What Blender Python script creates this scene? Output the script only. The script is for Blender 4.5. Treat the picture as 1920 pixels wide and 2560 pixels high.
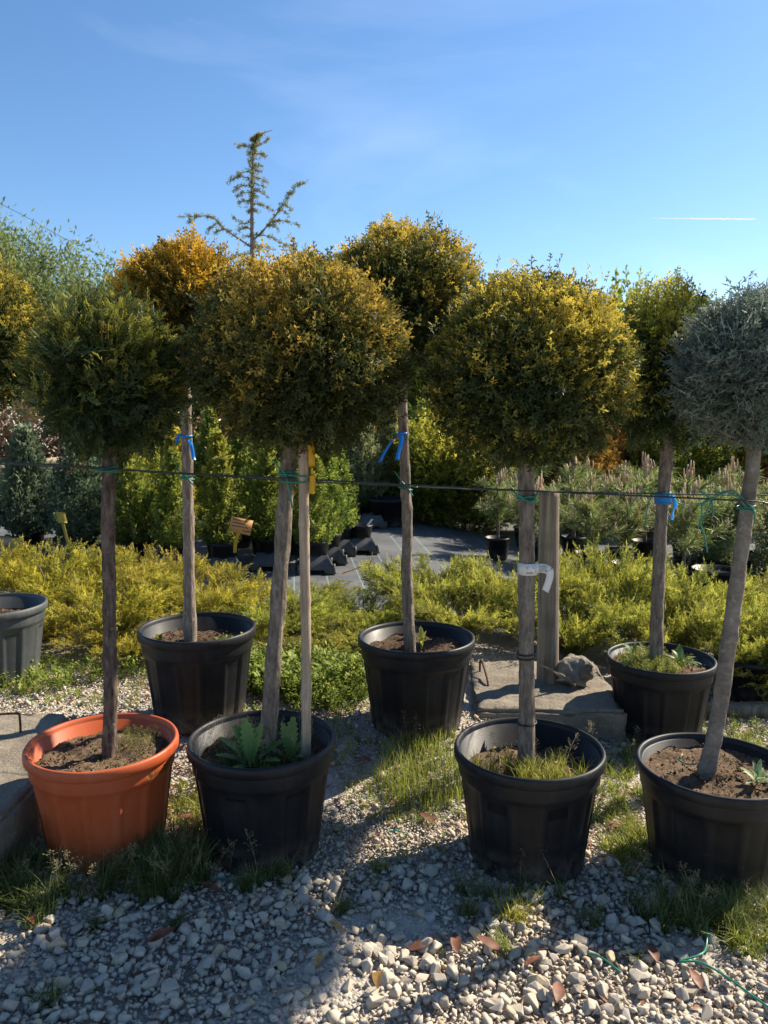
import bpy, bmesh, math, random
import numpy as np
from mathutils import Vector, Matrix

RAD = math.radians
PI = math.pi
for _o in list(bpy.data.objects):
    bpy.data.objects.remove(_o)
scene = bpy.context.scene
col = scene.collection

# ------------------------------------------------------------------ camera
cam_d = bpy.data.cameras.new('camera')
cam = bpy.data.objects.new('camera', cam_d)
col.objects.link(cam)
cam.location = (0, 0, 1.48)
cam.rotation_euler = (RAD(83), 0, 0)
cam_d.sensor_fit = 'HORIZONTAL'
cam_d.sensor_width = 36
cam_d.lens = 36.0
cam_d.clip_start = 0.05
cam_d.clip_end = 12000
cam_d.dof.use_dof = True
cam_d.dof.focus_distance = 2.7
cam_d.dof.aperture_fstop = 9.5
scene.camera = cam

# ------------------------------------------------------------------ world and sun
SUN_AZ, SUN_EL = RAD(58), RAD(38.5)          # azimuth measured from straight ahead towards the right
world = bpy.data.worlds.new('World')
scene.world = world
world.use_nodes = True
wn, wl = world.node_tree.nodes, world.node_tree.links
for n in list(wn):
    wn.remove(n)
w_out = wn.new('ShaderNodeOutputWorld')
w_bg = wn.new('ShaderNodeBackground')
w_sky = wn.new('ShaderNodeTexSky')
w_sky.sky_type = 'NISHITA'
w_sky.sun_disc = False
w_sky.sun_elevation = SUN_EL
w_sky.sun_rotation = SUN_AZ
w_sky.altitude = 300
w_sky.air_density = 1.0
w_sky.dust_density = 0.3
w_sky.ozone_density = 3.0
w_bg.inputs['Strength'].default_value = 0.082
# faint cirrus veil all over the sky
w_tc = wn.new('ShaderNodeTexCoord')
w_map = wn.new('ShaderNodeMapping')
w_map.inputs['Rotation'].default_value = (0.3, 0.5, 0.6)
w_map.inputs['Scale'].default_value = (1.1, 5.0, 3.6)
w_n = wn.new('ShaderNodeTexNoise')
w_n.inputs['Scale'].default_value = 1.3
w_n.inputs['Detail'].default_value = 7
w_n.inputs['Roughness'].default_value = 0.55
w_n.inputs['Distortion'].default_value = 0.6
w_r = wn.new('ShaderNodeMapRange')
w_r.inputs['From Min'].default_value = 0.52
w_r.inputs['From Max'].default_value = 0.82
w_r.inputs['To Max'].default_value = 0.16
w_mix = wn.new('ShaderNodeMix')
w_mix.data_type = 'RGBA'
w_mix.inputs[7].default_value = (7.5, 8.2, 9.2, 1)
wl.new(w_tc.outputs['Generated'], w_map.inputs['Vector'])
wl.new(w_map.outputs['Vector'], w_n.inputs['Vector'])
wl.new(w_n.outputs['Fac'], w_r.inputs['Value'])
wl.new(w_r.outputs['Result'], w_mix.inputs[0])
w_hs = wn.new('ShaderNodeHueSaturation')
w_hs.inputs['Saturation'].default_value = 1.14
wl.new(w_sky.outputs['Color'], w_hs.inputs['Color'])
wl.new(w_hs.outputs['Color'], w_mix.inputs[6])
wl.new(w_mix.outputs[2], w_bg.inputs['Color'])
wl.new(w_bg.outputs['Background'], w_out.inputs['Surface'])

to_sun = Vector((math.sin(SUN_AZ) * math.cos(SUN_EL), math.cos(SUN_AZ) * math.cos(SUN_EL), math.sin(SUN_EL)))
sun_d = bpy.data.lights.new('sun', 'SUN')
sun_d.energy = 5.0
sun_d.angle = RAD(0.55)
sun_d.color = (1.0, 0.89, 0.72)
sun = bpy.data.objects.new('sun', sun_d)
col.objects.link(sun)
sun.rotation_euler = to_sun.to_track_quat('Z', 'Y').to_euler()
sun.location = (6, 5, 8)

vs = scene.view_settings
vs.view_transform = 'Standard'
vs.look = 'None'
vs.gamma = 1
vs.exposure = 1.18
vs.use_curve_mapping = False
scene.cycles.max_bounces = 6
scene.cycles.diffuse_bounces = 3
scene.cycles.transmission_bounces = 4

# ------------------------------------------------------------------ helpers: materials
def lin(c):
    return tuple(c) + (1.0,)

def new_mat(name):
    m = bpy.data.materials.new(name)
    m.use_nodes = True
    nt = m.node_tree
    for n in list(nt.nodes):
        nt.nodes.remove(n)
    out = nt.nodes.new('ShaderNodeOutputMaterial')
    return m, nt, out

def nd(nt, typ, **inp):
    n = nt.nodes.new(typ)
    for k, v in inp.items():
        n.inputs[k.replace('_', ' ')].default_value = v
    return n

def mixc(nt, fac, a, b):
    n = nt.nodes.new('ShaderNodeMix')
    n.data_type = 'RGBA'
    for sock, v in ((0, fac), (6, a), (7, b)):
        if hasattr(v, 'is_output'):
            nt.links.new(v, n.inputs[sock])
        elif sock == 0:
            n.inputs[0].default_value = v
        else:
            n.inputs[sock].default_value = lin(v)
    return n.outputs[2]

def mapr(nt, val, a, b, c=0.0, d=1.0):
    n = nd(nt, 'ShaderNodeMapRange', From_Min=a, From_Max=b, To_Min=c, To_Max=d)
    nt.links.new(val, n.inputs['Value'])
    return n.outputs['Result']

def mth(nt, op, a, b):
    n = nt.nodes.new('ShaderNodeMath')
    n.operation = op
    for i, v in enumerate((a, b)):
        if hasattr(v, 'is_output'):
            nt.links.new(v, n.inputs[i])
        else:
            n.inputs[i].default_value = v
    return n.outputs[0]

def attr(nt, name):
    n = nt.nodes.new('ShaderNodeAttribute')
    n.attribute_name = name
    return n.outputs['Fac']

def coords(nt, scale=(1, 1, 1), kind='Object'):
    tc = nt.nodes.new('ShaderNodeTexCoord')
    mp = nt.nodes.new('ShaderNodeMapping')
    mp.inputs['Scale'].default_value = scale
    nt.links.new(tc.outputs[kind], mp.inputs['Vector'])
    return mp.outputs['Vector']

def noise(nt, vec, scale, detail=5, rough=0.6):
    n = nd(nt, 'ShaderNodeTexNoise', Scale=scale, Detail=detail, Roughness=rough)
    nt.links.new(vec, n.inputs['Vector'])
    return n.outputs['Fac']

def bump(nt, h, strength, dist):
    n = nd(nt, 'ShaderNodeBump', Strength=strength, Distance=dist)
    nt.links.new(h, n.inputs['Height'])
    return n.outputs['Normal']

def principled(nt, out, color, rough=0.6, spec=0.4, normal=None, metallic=0.0):
    p = nt.nodes.new('ShaderNodeBsdfPrincipled')
    if hasattr(color, 'is_output'):
        nt.links.new(color, p.inputs['Base Color'])
    else:
        p.inputs['Base Color'].default_value = lin(color)
    if hasattr(rough, 'is_output'):
        nt.links.new(rough, p.inputs['Roughness'])
    else:
        p.inputs['Roughness'].default_value = rough
    p.inputs['Specular IOR Level'].default_value = spec
    p.inputs['Metallic'].default_value = metallic
    if normal is not None:
        nt.links.new(normal, p.inputs['Normal'])
    if out is not None:
        nt.links.new(p.outputs['BSDF'], out.inputs['Surface'])
    return p

def foliage_mat(name, base, mid, tip, gold_w=0.35, tip_w=0.6, bias=0.0, trans=0.3, rough=0.55, spec=0.25, dead=None):
    """leaf colour runs base -> mid -> tip along a spray; every spray has its own share of golden growth"""
    m, nt, out = new_mat(name)
    t, r, g = attr(nt, 'tip'), attr(nt, 'rnd'), attr(nt, 'gold')
    f = mth(nt, 'ADD', mth(nt, 'MULTIPLY', t, tip_w), mth(nt, 'MULTIPLY', g, gold_w))
    f = mth(nt, 'ADD', f, mth(nt, 'MULTIPLY', mth(nt, 'SUBTRACT', r, 0.5), 0.35))
    f = mth(nt, 'ADD', f, bias)
    c = mixc(nt, mapr(nt, f, 0.0, 0.5), base, mid)
    c = mixc(nt, mapr(nt, f, 0.45, 1.0), c, tip)
    if dead:
        c = mixc(nt, mapr(nt, r, 0.990, 0.996), c, dead)
    oi = nt.nodes.new('ShaderNodeObjectInfo')
    hs = nd(nt, 'ShaderNodeHueSaturation')
    nt.links.new(mapr(nt, oi.outputs['Random'], 0, 1, 0.478, 0.518), hs.inputs['Hue'])
    nt.links.new(mapr(nt, r, 0, 1, 0.72, 1.28), hs.inputs['Value'])
    nt.links.new(c, hs.inputs['Color'])
    p = principled(nt, None, hs.outputs['Color'], rough, spec)
    tr = nt.nodes.new('ShaderNodeBsdfTranslucent')
    nt.links.new(hs.outputs['Color'], tr.inputs['Color'])
    mx = nt.nodes.new('ShaderNodeMixShader')
    mx.inputs[0].default_value = trans
    nt.links.new(p.outputs['BSDF'], mx.inputs[1])
    nt.links.new(tr.outputs['BSDF'], mx.inputs[2])
    nt.links.new(mx.outputs[0], out.inputs['Surface'])
    return m

def bark_mat(name, dark, light, lichen=None, zs=0.25, scale=60, strength=0.7, amt=0.012):
    m, nt, out = new_mat(name)
    v = coords(nt, (1, 1, zs))
    n1 = noise(nt, v, scale, 8, 0.7)
    n2 = noise(nt, coords(nt), 9, 4)
    vo = nd(nt, 'ShaderNodeTexVoronoi', Scale=scale * 0.9)
    nt.links.new(v, vo.inputs['Vector'])
    c = mixc(nt, mapr(nt, n1, 0.37, 0.65), dark, light)
    c = mixc(nt, mapr(nt, n2, 0.45, 0.75, 0, 0.5), c, tuple(x * 0.6 for x in dark))
    if lichen:
        c = mixc(nt, mapr(nt, noise(nt, coords(nt), 38, 3), 0.6, 0.72, 0, 0.7), c, lichen)
    h = mth(nt, 'ADD', n1, mth(nt, 'MULTIPLY', vo.outputs['Distance'], 0.5))
    principled(nt, out, c, 0.9, 0.15, bump(nt, h, strength, amt))
    return m

def plastic_mat(name, color, rough=0.42, dust=(0.3, 0.28, 0.25), dust_amt=0.35, spec=0.45):
    m, nt, out = new_mat(name)
    v = coords(nt)
    n1 = noise(nt, v, 5, 6, 0.65)
    n2 = noise(nt, coords(nt, (1, 1, 0.12)), 40, 5, 0.7)
    f = mth(nt, 'MULTIPLY', mapr(nt, n1, 0.45, 0.8), mapr(nt, n2, 0.35, 0.75))
    c = mixc(nt, mth(nt, 'MULTIPLY', f, dust_amt), color, dust)
    sp = noise(nt, v, 160, 2)
    c = mixc(nt, mapr(nt, sp, 0.70, 0.76, 0, dust_amt), c, dust)
    sz = nt.nodes.new('ShaderNodeSeparateXYZ')
    nt.links.new(v, sz.inputs['Vector'])
    mud = mth(nt, 'MULTIPLY', mapr(nt, sz.outputs['Z'], 0.015, 0.12, 1.0, 0.0), mapr(nt, noise(nt, v, 22, 6, 0.7), 0.38, 0.62))
    c = mixc(nt, mth(nt, 'MULTIPLY', mud, 0.55), c, (0.20, 0.165, 0.125))
    scr = mapr(nt, noise(nt, coords(nt, (6, 6, 90)), 3, 4, 0.6), 0.66, 0.72)
    c = mixc(nt, mth(nt, 'MULTIPLY', scr, 0.25), c, dust)
    rr = mapr(nt, n1, 0.3, 0.8, rough - 0.06, rough + 0.22)
    principled(nt, out, c, rr, spec, bump(nt, noise(nt, v, 220, 3), 0.12, 0.002))
    return m

def plain_mat(name, color, rough=0.6, spec=0.3, trans=0.0, var=0.25, scale=20, metallic=0.0):
    m, nt, out = new_mat(name)
    n = noise(nt, coords(nt), scale, 5)
    c = mixc(nt, mapr(nt, n, 0.3, 0.7), tuple(x * (1 - var) for x in color), tuple(min(1, x * (1 + var)) for x in color))
    p = principled(nt, None, c, rough, spec, None, metallic)
    if trans:
        tr = nt.nodes.new('ShaderNodeBsdfTranslucent')
        nt.links.new(c, tr.inputs['Color'])
        mx = nt.nodes.new('ShaderNodeMixShader')
        mx.inputs[0].default_value = trans
        nt.links.new(p.outputs['BSDF'], mx.inputs[1])
        nt.links.new(tr.outputs['BSDF'], mx.inputs[2])
        nt.links.new(mx.outputs[0], out.inputs['Surface'])
    else:
        nt.links.new(p.outputs['BSDF'], out.inputs['Surface'])
    return m

# ------------------------------------------------------------------ helpers: meshes
def mesh_np(name, V, F, mat=None, attrs=None, smooth=False, mats=None):
    """V (n,3); F array (m,3) or (m,4), or a list of such arrays"""
    V = np.asarray(V, dtype=np.float32)
    Fs = [np.asarray(f, dtype=np.int32) for f in (F if isinstance(F, list) else [F]) if len(f)]
    me = bpy.data.meshes.new(name)
    nl = sum(f.size for f in Fs)
    nf = sum(len(f) for f in Fs)
    me.vertices.add(len(V))
    me.vertices.foreach_set('co', V.ravel())
    me.loops.add(nl)
    me.loops.foreach_set('vertex_index', np.concatenate([f.ravel() for f in Fs]))
    sizes = np.concatenate([np.full(len(f), f.shape[1], np.int32) for f in Fs])
    starts = np.concatenate([[0], np.cumsum(sizes)[:-1]]).astype(np.int32)
    me.polygons.add(nf)
    me.polygons.foreach_set('loop_start', starts)
    me.polygons.foreach_set('loop_total', sizes)
    if smooth:
        me.polygons.foreach_set('use_smooth', np.ones(nf, bool))
    for k, v in (attrs or {}).items():
        a = me.attributes.new(k, 'FLOAT', 'POINT')
        a.data.foreach_set('value', np.asarray(v, dtype=np.float32))
    me.update(calc_edges=True)
    me.validate()
    if mat:
        me.materials.append(mat)
    return me

def link(name, data, parent=None, loc=None, rot=None, scale=None):
    o = bpy.data.objects.new(name, data)
    col.objects.link(o)
    if parent:
        o.parent = parent
    if loc is not None:
        o.location = loc
    if rot is not None:
        o.rotation_euler = rot
    if scale is not None:
        o.scale = scale if hasattr(scale, '__len__') else (scale,) * 3
    return o

def tag(o, label, cat, group=None, kind=None):
    o['label'] = label
    if cat:
        o['category'] = cat
    if group:
        o['group'] = group
    if kind:
        o['kind'] = kind
    return o

def thing(name, label, cat, loc=(0, 0, 0), rotz=0.0, group=None, scale=None):
    o = link(name, None, None, loc, (0, 0, rotz), scale)
    o.empty_display_size = 0.1
    return tag(o, label, cat, group)

class MB:
    """collects shapes that make up ONE mesh"""
    def __init__(s):
        s.V, s.Q, s.T, s.n = [], [], [], 0
    def add(s, V, Q=None, T=None):
        V = np.asarray(V, float)
        if Q is not None and len(Q):
            s.Q.append(np.asarray(Q, int) + s.n)
        if T is not None and len(T):
            s.T.append(np.asarray(T, int) + s.n)
        s.V.append(V)
        s.n += len(V)
        return s
    def tube(s, pts, rad, seg=8, cap=True):
        V, Q, T = tube_np(pts, rad, seg, cap)
        return s.add(V, Q, T)
    def box(s, lo, hi, M=None):
        x0, y0, z0 = lo
        x1, y1, z1 = hi
        V = np.array([(x0, y0, z0), (x1, y0, z0), (x1, y1, z0), (x0, y1, z0), (x0, y0, z1), (x1, y0, z1), (x1, y1, z1), (x0, y1, z1)], float)
        if M is not None:
            V = V @ np.array(M.to_3x3()).T + np.array(M.translation)
        return s.add(V, [(0, 3, 2, 1), (4, 5, 6, 7), (0, 1, 5, 4), (1, 2, 6, 5), (2, 3, 7, 6), (3, 0, 4, 7)])
    def mesh(s, name, mat, smooth=False, attrs=None):
        F = []
        if s.Q:
            F.append(np.concatenate(s.Q))
        if s.T:
            F.append(np.concatenate(s.T))
        return mesh_np(name, np.concatenate(s.V), F, mat, attrs, smooth)

def frames(P):
    """parallel transport frames along a polyline"""
    P = np.asarray(P, float)
    T = np.gradient(P, axis=0)
    T /= np.linalg.norm(T, axis=1, keepdims=True) + 1e-12
    ref = np.array([1.0, 0, 0]) if abs(T[0][0]) < 0.8 else np.array([0, 1.0, 0])
    U = np.zeros_like(P)
    W = np.zeros_like(P)
    u = ref - T[0] * (ref @ T[0])
    for i in range(len(P)):
        u = u - T[i] * (u @ T[i])
        u /= np.linalg.norm(u) + 1e-12
        U[i] = u
        W[i] = np.cross(T[i], u)
    return T, U, W

def tube_np(pts, rad, seg=8, cap=True, bumpy=None):
    P = np.asarray(pts, float)
    n = len(P)
    R = np.full(n, rad) if np.isscalar(rad) else np.asarray(rad, float)
    T, U, W = frames(P)
    a = np.arange(seg) * 2 * PI / seg
    rr = R[:, None] * np.ones(seg)[None]
    if bumpy is not None:
        rr = rr * bumpy
    V = P[:, None] + rr[..., None] * (np.cos(a)[None, :, None] * U[:, None] + np.sin(a)[None, :, None] * W[:, None])
    V = V.reshape(-1, 3)
    i = np.arange(n - 1)[:, None] * seg
    j = np.arange(seg)[None]
    k = (j + 1) % seg
    Q = np.stack([i + j, i + k, i + seg + k, i + seg + j], -1).reshape(-1, 4)
    Tt = []
    if cap:
        V = np.concatenate([V, P[:1], P[-1:]])
        b = n * seg
        for j in range(seg):
            Tt.append((b, (j + 1) % seg, j))
            Tt.append((b + 1, (n - 1) * seg + j, (n - 1) * seg + (j + 1) % seg))
    return V, Q, Tt

def resample(pts, n):
    """smooth (Catmull-Rom) resampling of a polyline"""
    P = np.asarray(pts, float)
    if len(P) == 2:
        t = np.linspace(0, 1, n)[:, None]
        return P[0] * (1 - t) + P[1] * t
    E = np.concatenate([[2 * P[0] - P[1]], P, [2 * P[-1] - P[-2]]])
    s = np.linspace(0, len(P) - 1 - 1e-6, n)
    i = s.astype(int)
    t = (s - i)[:, None]
    p0, p1, p2, p3 = E[i], E[i + 1], E[i + 2], E[i + 3]
    return 0.5 * ((2 * p1) + (-p0 + p2) * t + (2 * p0 - 5 * p1 + 4 * p2 - p3) * t ** 2 + (-p0 + 3 * p1 - 3 * p2 + p3) * t ** 3)

def vnoise(P, freq, seed=0):
    """cheap smooth pseudo noise in -1..1 from summed sines"""
    rs = np.random.RandomState(seed)
    out = np.zeros(len(P))
    for k in range(5):
        d = rs.normal(size=3)
        d /= np.linalg.norm(d)
        out += np.sin(P @ d * freq * (0.7 + 0.25 * k) * 2 + rs.rand() * 6.28)
    return out / 2.6

def lathe(prof, seg, close=False, wob=0.0):
    """prof: list of (r,z) or callable rows r(theta); returns V,Q"""
    a = np.arange(seg) * 2 * PI / seg
    rows = []
    for r, z in prof:
        rr = r(a) if callable(r) else np.full(seg, r)
        if wob:
            rr = rr * (1 + .006 * np.cos(2 * a + wob) + .003 * np.cos(3 * a + 2 * wob) + .0015 * np.cos(11 * a + wob))
        rows.append(np.stack([rr * np.cos(a), rr * np.sin(a), np.full(seg, z)], -1))
    V = np.concatenate(rows)
    n = len(prof)
    i = np.arange(n - 1)[:, None] * seg
    j = np.arange(seg)[None]
    k = (j + 1) % seg
    Q = np.stack([i + j, i + k, i + seg + k, i + seg + j], -1).reshape(-1, 4)
    if close:
        Q = np.concatenate([Q, np.stack([(n - 1) * seg + j, (n - 1) * seg + k, k, j], -1).reshape(-1, 4)])
    return V, Q

def S(x, a, b):
    t = np.clip((np.asarray(x, float) - a) / (b - a), 0, 1)
    return t * t * (3 - 2 * t)

def gz(x, y):
    """height of the ground: falls a little to the right, steps up behind the front row on the left"""
    return -0.018 * np.clip(x, -3, 3) + 0.12 * S(y, 2.65, 3.35) * (1 - S(x, 0.3, 1.3))

def g3(x, y, dz=0.0):
    return (x, y, float(gz(x, y)) + dz)

# ------------------------------------------------------------------ helpers: foliage
def kites(E):
    """E rows: p0(3) d(3) side(3) length width tip0 tip1 -> folded leaf-like kites (2 triangles each)"""
    E = np.asarray(E, float)
    p, d, s = E[:, 0:3], E[:, 3:6], E[:, 6:9]
    L, w, t0, t1 = E[:, 9:10], E[:, 10:11], E[:, 11], E[:, 12]
    nrm = np.cross(d, s)
    a = p
    m = p + d * L * 0.55
    l = m + s * w + nrm * w * 0.35
    r = m - s * w + nrm * w * 0.35
    e = p + d * L
    V = np.stack([a, l, e, r], 1).reshape(-1, 3)
    b = np.arange(len(E))[:, None] * 4
    F = np.concatenate([b + np.array([[0, 1, 2]]), b + np.array([[0, 2, 3]])], 1).reshape(-1, 3)
    tip = np.stack([t0, (t0 + t1) / 2, t1, (t0 + t1) / 2], 1).ravel()
    return V, F, tip

def unit(v):
    v = np.asarray(v, float)
    return v / (np.linalg.norm(v, axis=-1, keepdims=True) + 1e-12)

def spray_tpl(rs, nlat=10, nsub=3, lat=0.45, w=0.030, ang=(55, 32), out=0.25, sub=0.42, curl=0.15):
    """a flattened scale-leaf spray of length 1 growing along +Z, spread in X"""
    E = []
    def rach(t):
        return np.array([0.05 * math.sin(3 * t), curl * t * t, t])
    for k in range(3):
        a, b = rach(k / 3), rach((k + 1) / 3)
        d = unit(b - a)
        E.append([*a, *d, *unit(np.cross(d, (0, 1, 0))), np.linalg.norm(b - a) * 1.25, w * 1.1, k / 3, (k + 1) / 3])
    for i in range(nlat):
        t = 0.10 + 0.86 * (i + rs.rand() * 0.5) / nlat
        sd = 1 if i % 2 else -1
        p = rach(t)
        an = RAD(ang[0] + (ang[1] - ang[0]) * t + rs.uniform(-9, 9))
        d = unit((sd * math.sin(an), rs.uniform(-out, out), math.cos(an)))
        L = lat * (1 - 0.72 * t) * rs.uniform(0.8, 1.15) * (0.55 + 0.45 * min(1, t * 4))
        s = unit(np.cross(d, (0, 1, rs.uniform(-.3, .3))))
        E.append([*p, *d, *s, L, w, t * 0.6, 0.45 + 0.55 * t])
        for j in range(nsub):
            q = 0.25 + 0.65 * (j + rs.rand() * 0.6) / nsub
            s2 = 1 if (j + i) % 2 else -1
            a2 = RAD(rs.uniform(30, 48)) * s2
            dd = np.array([d[0] * math.cos(a2) + d[2] * math.sin(a2), d[1] + rs.uniform(-out, out), -d[0] * math.sin(a2) + d[2] * math.cos(a2)])
            dd = unit(dd)
            E.append([*(p + d * L * q), *dd, *unit(np.cross(dd, (rs.uniform(-.3, .3), 1, 0))), L * sub * rs.uniform(.8, 1.3) * (1.1 - .4 * q), w * .95, 0.3 + .3 * t, 0.55 + .45 * max(t, q)])
    return kites(E)

def scatter(tpls, pos, dirs, scale, rs, roll=None, gold=None, rnd=None, name='foliage'):
    """place template sprays at pos, pointing along dirs; returns V,F,attrs"""
    N = len(pos)
    Z = unit(dirs)
    ref = unit(rs.normal(size=(N, 3))) if roll is None else roll
    X = unit(np.cross(ref, Z))
    Y = np.cross(Z, X)
    rnd = rs.rand(N) if rnd is None else rnd
    gold = np.zeros(N) if gold is None else gold
    which = rs.randint(0, len(tpls), N)
    Vs, Fs, At, Ar, Ag, off = [], [], [], [], [], 0
    for k, (tv, tf, tt) in enumerate(tpls):
        ix = np.where(which == k)[0]
        if not len(ix):
            continue
        sc = np.asarray(scale)[ix]
        if sc.ndim == 1:
            sc = np.repeat(sc[:, None], 3, 1)
        V = pos[ix][:, None] + tv[None, :, 0:1] * (X[ix] * sc[:, 0:1])[:, None] + tv[None, :, 1:2] * (Y[ix] * sc[:, 1:2])[:, None] + tv[None, :, 2:3] * (Z[ix] * sc[:, 2:3])[:, None]
        n = len(tv)
        Vs.append(V.reshape(-1, 3))
        Fs.append((tf[None] + (np.arange(len(ix)) * n)[:, None, None]).reshape(-1, 3) + off)
        At.append(np.tile(tt, len(ix)))
        Ar.append(np.repeat(rnd[ix], n))
        Ag.append(np.repeat(gold[ix], n))
        off += n * len(ix)
    return np.concatenate(Vs), np.concatenate(Fs), dict(tip=np.concatenate(At), rnd=np.concatenate(Ar), gold=np.concatenate(Ag))

def join_f(parts):
    Vs, Fs, A, off = [], [], {}, 0
    for V, F, at in parts:
        Vs.append(V)
        Fs.append(F + off)
        off += len(V)
        for k, v in at.items():
            A.setdefault(k, []).append(v)
    return np.concatenate(Vs), np.concatenate(Fs), {k: np.concatenate(v) for k, v in A.items()}

def sphere_dirs(N, rs):
    i = np.arange(N) + 0.5
    ph = np.arccos(1 - 2 * i / N)
    th = PI * (1 + 5 ** 0.5) * i
    D = np.stack([np.cos(th) * np.sin(ph), np.sin(th) * np.sin(ph), np.cos(ph)], -1)
    return unit(D + rs.normal(size=(N, 3)) * 1.2 / math.sqrt(N))

# ------------------------------------------------------------------ materials
M = {}
M['gold_cypress'] = foliage_mat('gold_cypress', (0.028, 0.047, 0.018), (0.085, 0.108, 0.030), (0.58, 0.46, 0.065), gold_w=0.62, tip_w=0.46, bias=-0.04, trans=0.38)
M['amber_cypress'] = foliage_mat('amber_cypress', (0.030, 0.038, 0.014), (0.13, 0.105, 0.020), (0.62, 0.38, 0.035), gold_w=0.65, tip_w=0.48, bias=0.0, trans=0.38)
M['green_cypress'] = foliage_mat('green_cypress', (0.026, 0.042, 0.017), (0.070, 0.092, 0.028), (0.42, 0.37, 0.055), gold_w=0.55, tip_w=0.42, bias=-0.10, dead=(0.26, 0.10, 0.04))
M['grey_cypress'] = foliage_mat('grey_cypress', (0.090, 0.120, 0.100), (0.18, 0.225, 0.18), (0.33, 0.375, 0.30), gold_w=0.2, tip_w=0.5, bias=-0.05)
M['juniper'] = foliage_mat('juniper', (0.062, 0.088, 0.018), (0.21, 0.225, 0.036), (0.45, 0.415, 0.075), gold_w=0.3, tip_w=0.7, bias=0.05, trans=0.48)
M['juniper_gold'] = foliage_mat('juniper_gold', (0.078, 0.105, 0.018), (0.27, 0.275, 0.034), (0.56, 0.49, 0.065), gold_w=0.3, tip_w=0.75, bias=0.02, trans=0.48, dead=(0.25, 0.11, 0.05))
M['conifer_green'] = foliage_mat('conifer_green', (0.060, 0.100, 0.026), (0.155, 0.205, 0.040), (0.40, 0.40, 0.065), trans=0.55)
M['conifer_gold'] = foliage_mat('conifer_gold', (0.075, 0.11, 0.024), (0.22, 0.245, 0.038), (0.48, 0.44, 0.06), trans=0.55, bias=0.05)
M['conifer_blue'] = foliage_mat('conifer_blue', (0.045, 0.075, 0.045), (0.095, 0.145, 0.085), (0.22, 0.28, 0.16), trans=0.4)
M['conifer_grey'] = foliage_mat('conifer_grey', (0.08, 0.105, 0.045), (0.18, 0.215, 0.095), (0.34, 0.37, 0.18), trans=0.45)
M['conifer_orange'] = foliage_mat('conifer_orange', (0.06, 0.055, 0.018), (0.22, 0.12, 0.028), (0.50, 0.24, 0.05), trans=0.35)
M['pine_needle'] = foliage_mat('pine_needle', (0.070, 0.110, 0.030), (0.17, 0.22, 0.06), (0.34, 0.38, 0.13), trans=0.45, spec=0.35, rough=0.4)
M['candle'] = plain_mat('candle', (0.46, 0.31, 0.18), 0.7, var=0.3, scale=60)
M['red_leaf'] = foliage_mat('red_leaf', (0.045, 0.06, 0.022), (0.10, 0.06, 0.03), (0.24, 0.07, 0.05), gold_w=0.8, tip_w=0.15, trans=0.35, spec=0.5, rough=0.35)
M['willow_leaf'] = foliage_mat('willow_leaf', (0.10, 0.15, 0.045), (0.17, 0.24, 0.075), (0.30, 0.36, 0.15), trans=0.4)
M['tree_leaf'] = foliage_mat('tree_leaf', (0.05, 0.075, 0.025), (0.09, 0.12, 0.035), (0.16, 0.18, 0.06), trans=0.35)
M['cedar_needle'] = foliage_mat('cedar_needle', (0.10, 0.11, 0.035), (0.20, 0.20, 0.055), (0.38, 0.33, 0.09), trans=0.45)
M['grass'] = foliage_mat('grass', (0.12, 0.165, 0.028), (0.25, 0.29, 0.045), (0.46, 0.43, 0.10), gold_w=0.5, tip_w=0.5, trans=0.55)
M['grass_shade_tone'] = foliage_mat('grass_shade_tone', (0.055, 0.090, 0.026), (0.10, 0.14, 0.035), (0.24, 0.23, 0.09), gold_w=0.4, tip_w=0.45, trans=0.4)  # darker copy of the grass material with shade put into its colour
M['seed_head'] = plain_mat('seed_head', (0.26, 0.23, 0.12), 0.8, trans=0.3)
M['herb'] = foliage_mat('herb', (0.10, 0.145, 0.025), (0.22, 0.26, 0.04), (0.42, 0.42, 0.085), gold_w=0.5, tip_w=0.4, trans=0.45)
M['moss'] = foliage_mat('moss', (0.08, 0.09, 0.025), (0.17, 0.17, 0.05), (0.34, 0.30, 0.10), gold_w=0.5, tip_w=0.4, trans=0.35)
M['weed_leaf'] = foliage_mat('weed_leaf', (0.065, 0.13, 0.035), (0.12, 0.20, 0.05), (0.21, 0.29, 0.07), trans=0.35, rough=0.45)
M['silver_leaf'] = foliage_mat('silver_leaf', (0.18, 0.24, 0.12), (0.26, 0.34, 0.17), (0.42, 0.48, 0.28), trans=0.3)
M['bark_brown'] = bark_mat('bark_brown', (0.115, 0.092, 0.073), (0.33, 0.275, 0.222), (0.36, 0.32, 0.26), strength=1.0, amt=0.02)
M['bark_grey'] = bark_mat('bark_grey', (0.13, 0.10, 0.08), (0.34, 0.28, 0.225), (0.40, 0.36, 0.30))
M['bark_dark'] = bark_mat('bark_dark', (0.060, 0.042, 0.033), (0.23, 0.17, 0.135), (0.30, 0.26, 0.21), strength=1.0, amt=0.02)
M['bark_smooth'] = bark_mat('bark_smooth', (0.12, 0.10, 0.08), (0.24, 0.205, 0.165), (0.31, 0.28, 0.235), zs=1.2, scale=26, strength=0.35, amt=0.006)
M['cane'] = bark_mat('cane', (0.25, 0.18, 0.12), (0.44, 0.35, 0.26), None, zs=0.06, scale=70, strength=0.3, amt=0.004)
M['old_wood'] = bark_mat('old_wood', (0.13, 0.105, 0.075), (0.32, 0.27, 0.205), None, zs=0.04, scale=45, strength=0.5, amt=0.008)
M['pale_wood'] = bark_mat('pale_wood', (0.34, 0.25, 0.15), (0.58, 0.46, 0.30), None, zs=1, scale=8, strength=0.2, amt=0.004)
M['black_plastic'] = plastic_mat('black_plastic', (0.0085, 0.009, 0.011), 0.42, (0.14, 0.13, 0.115), 0.26, 0.25)
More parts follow.
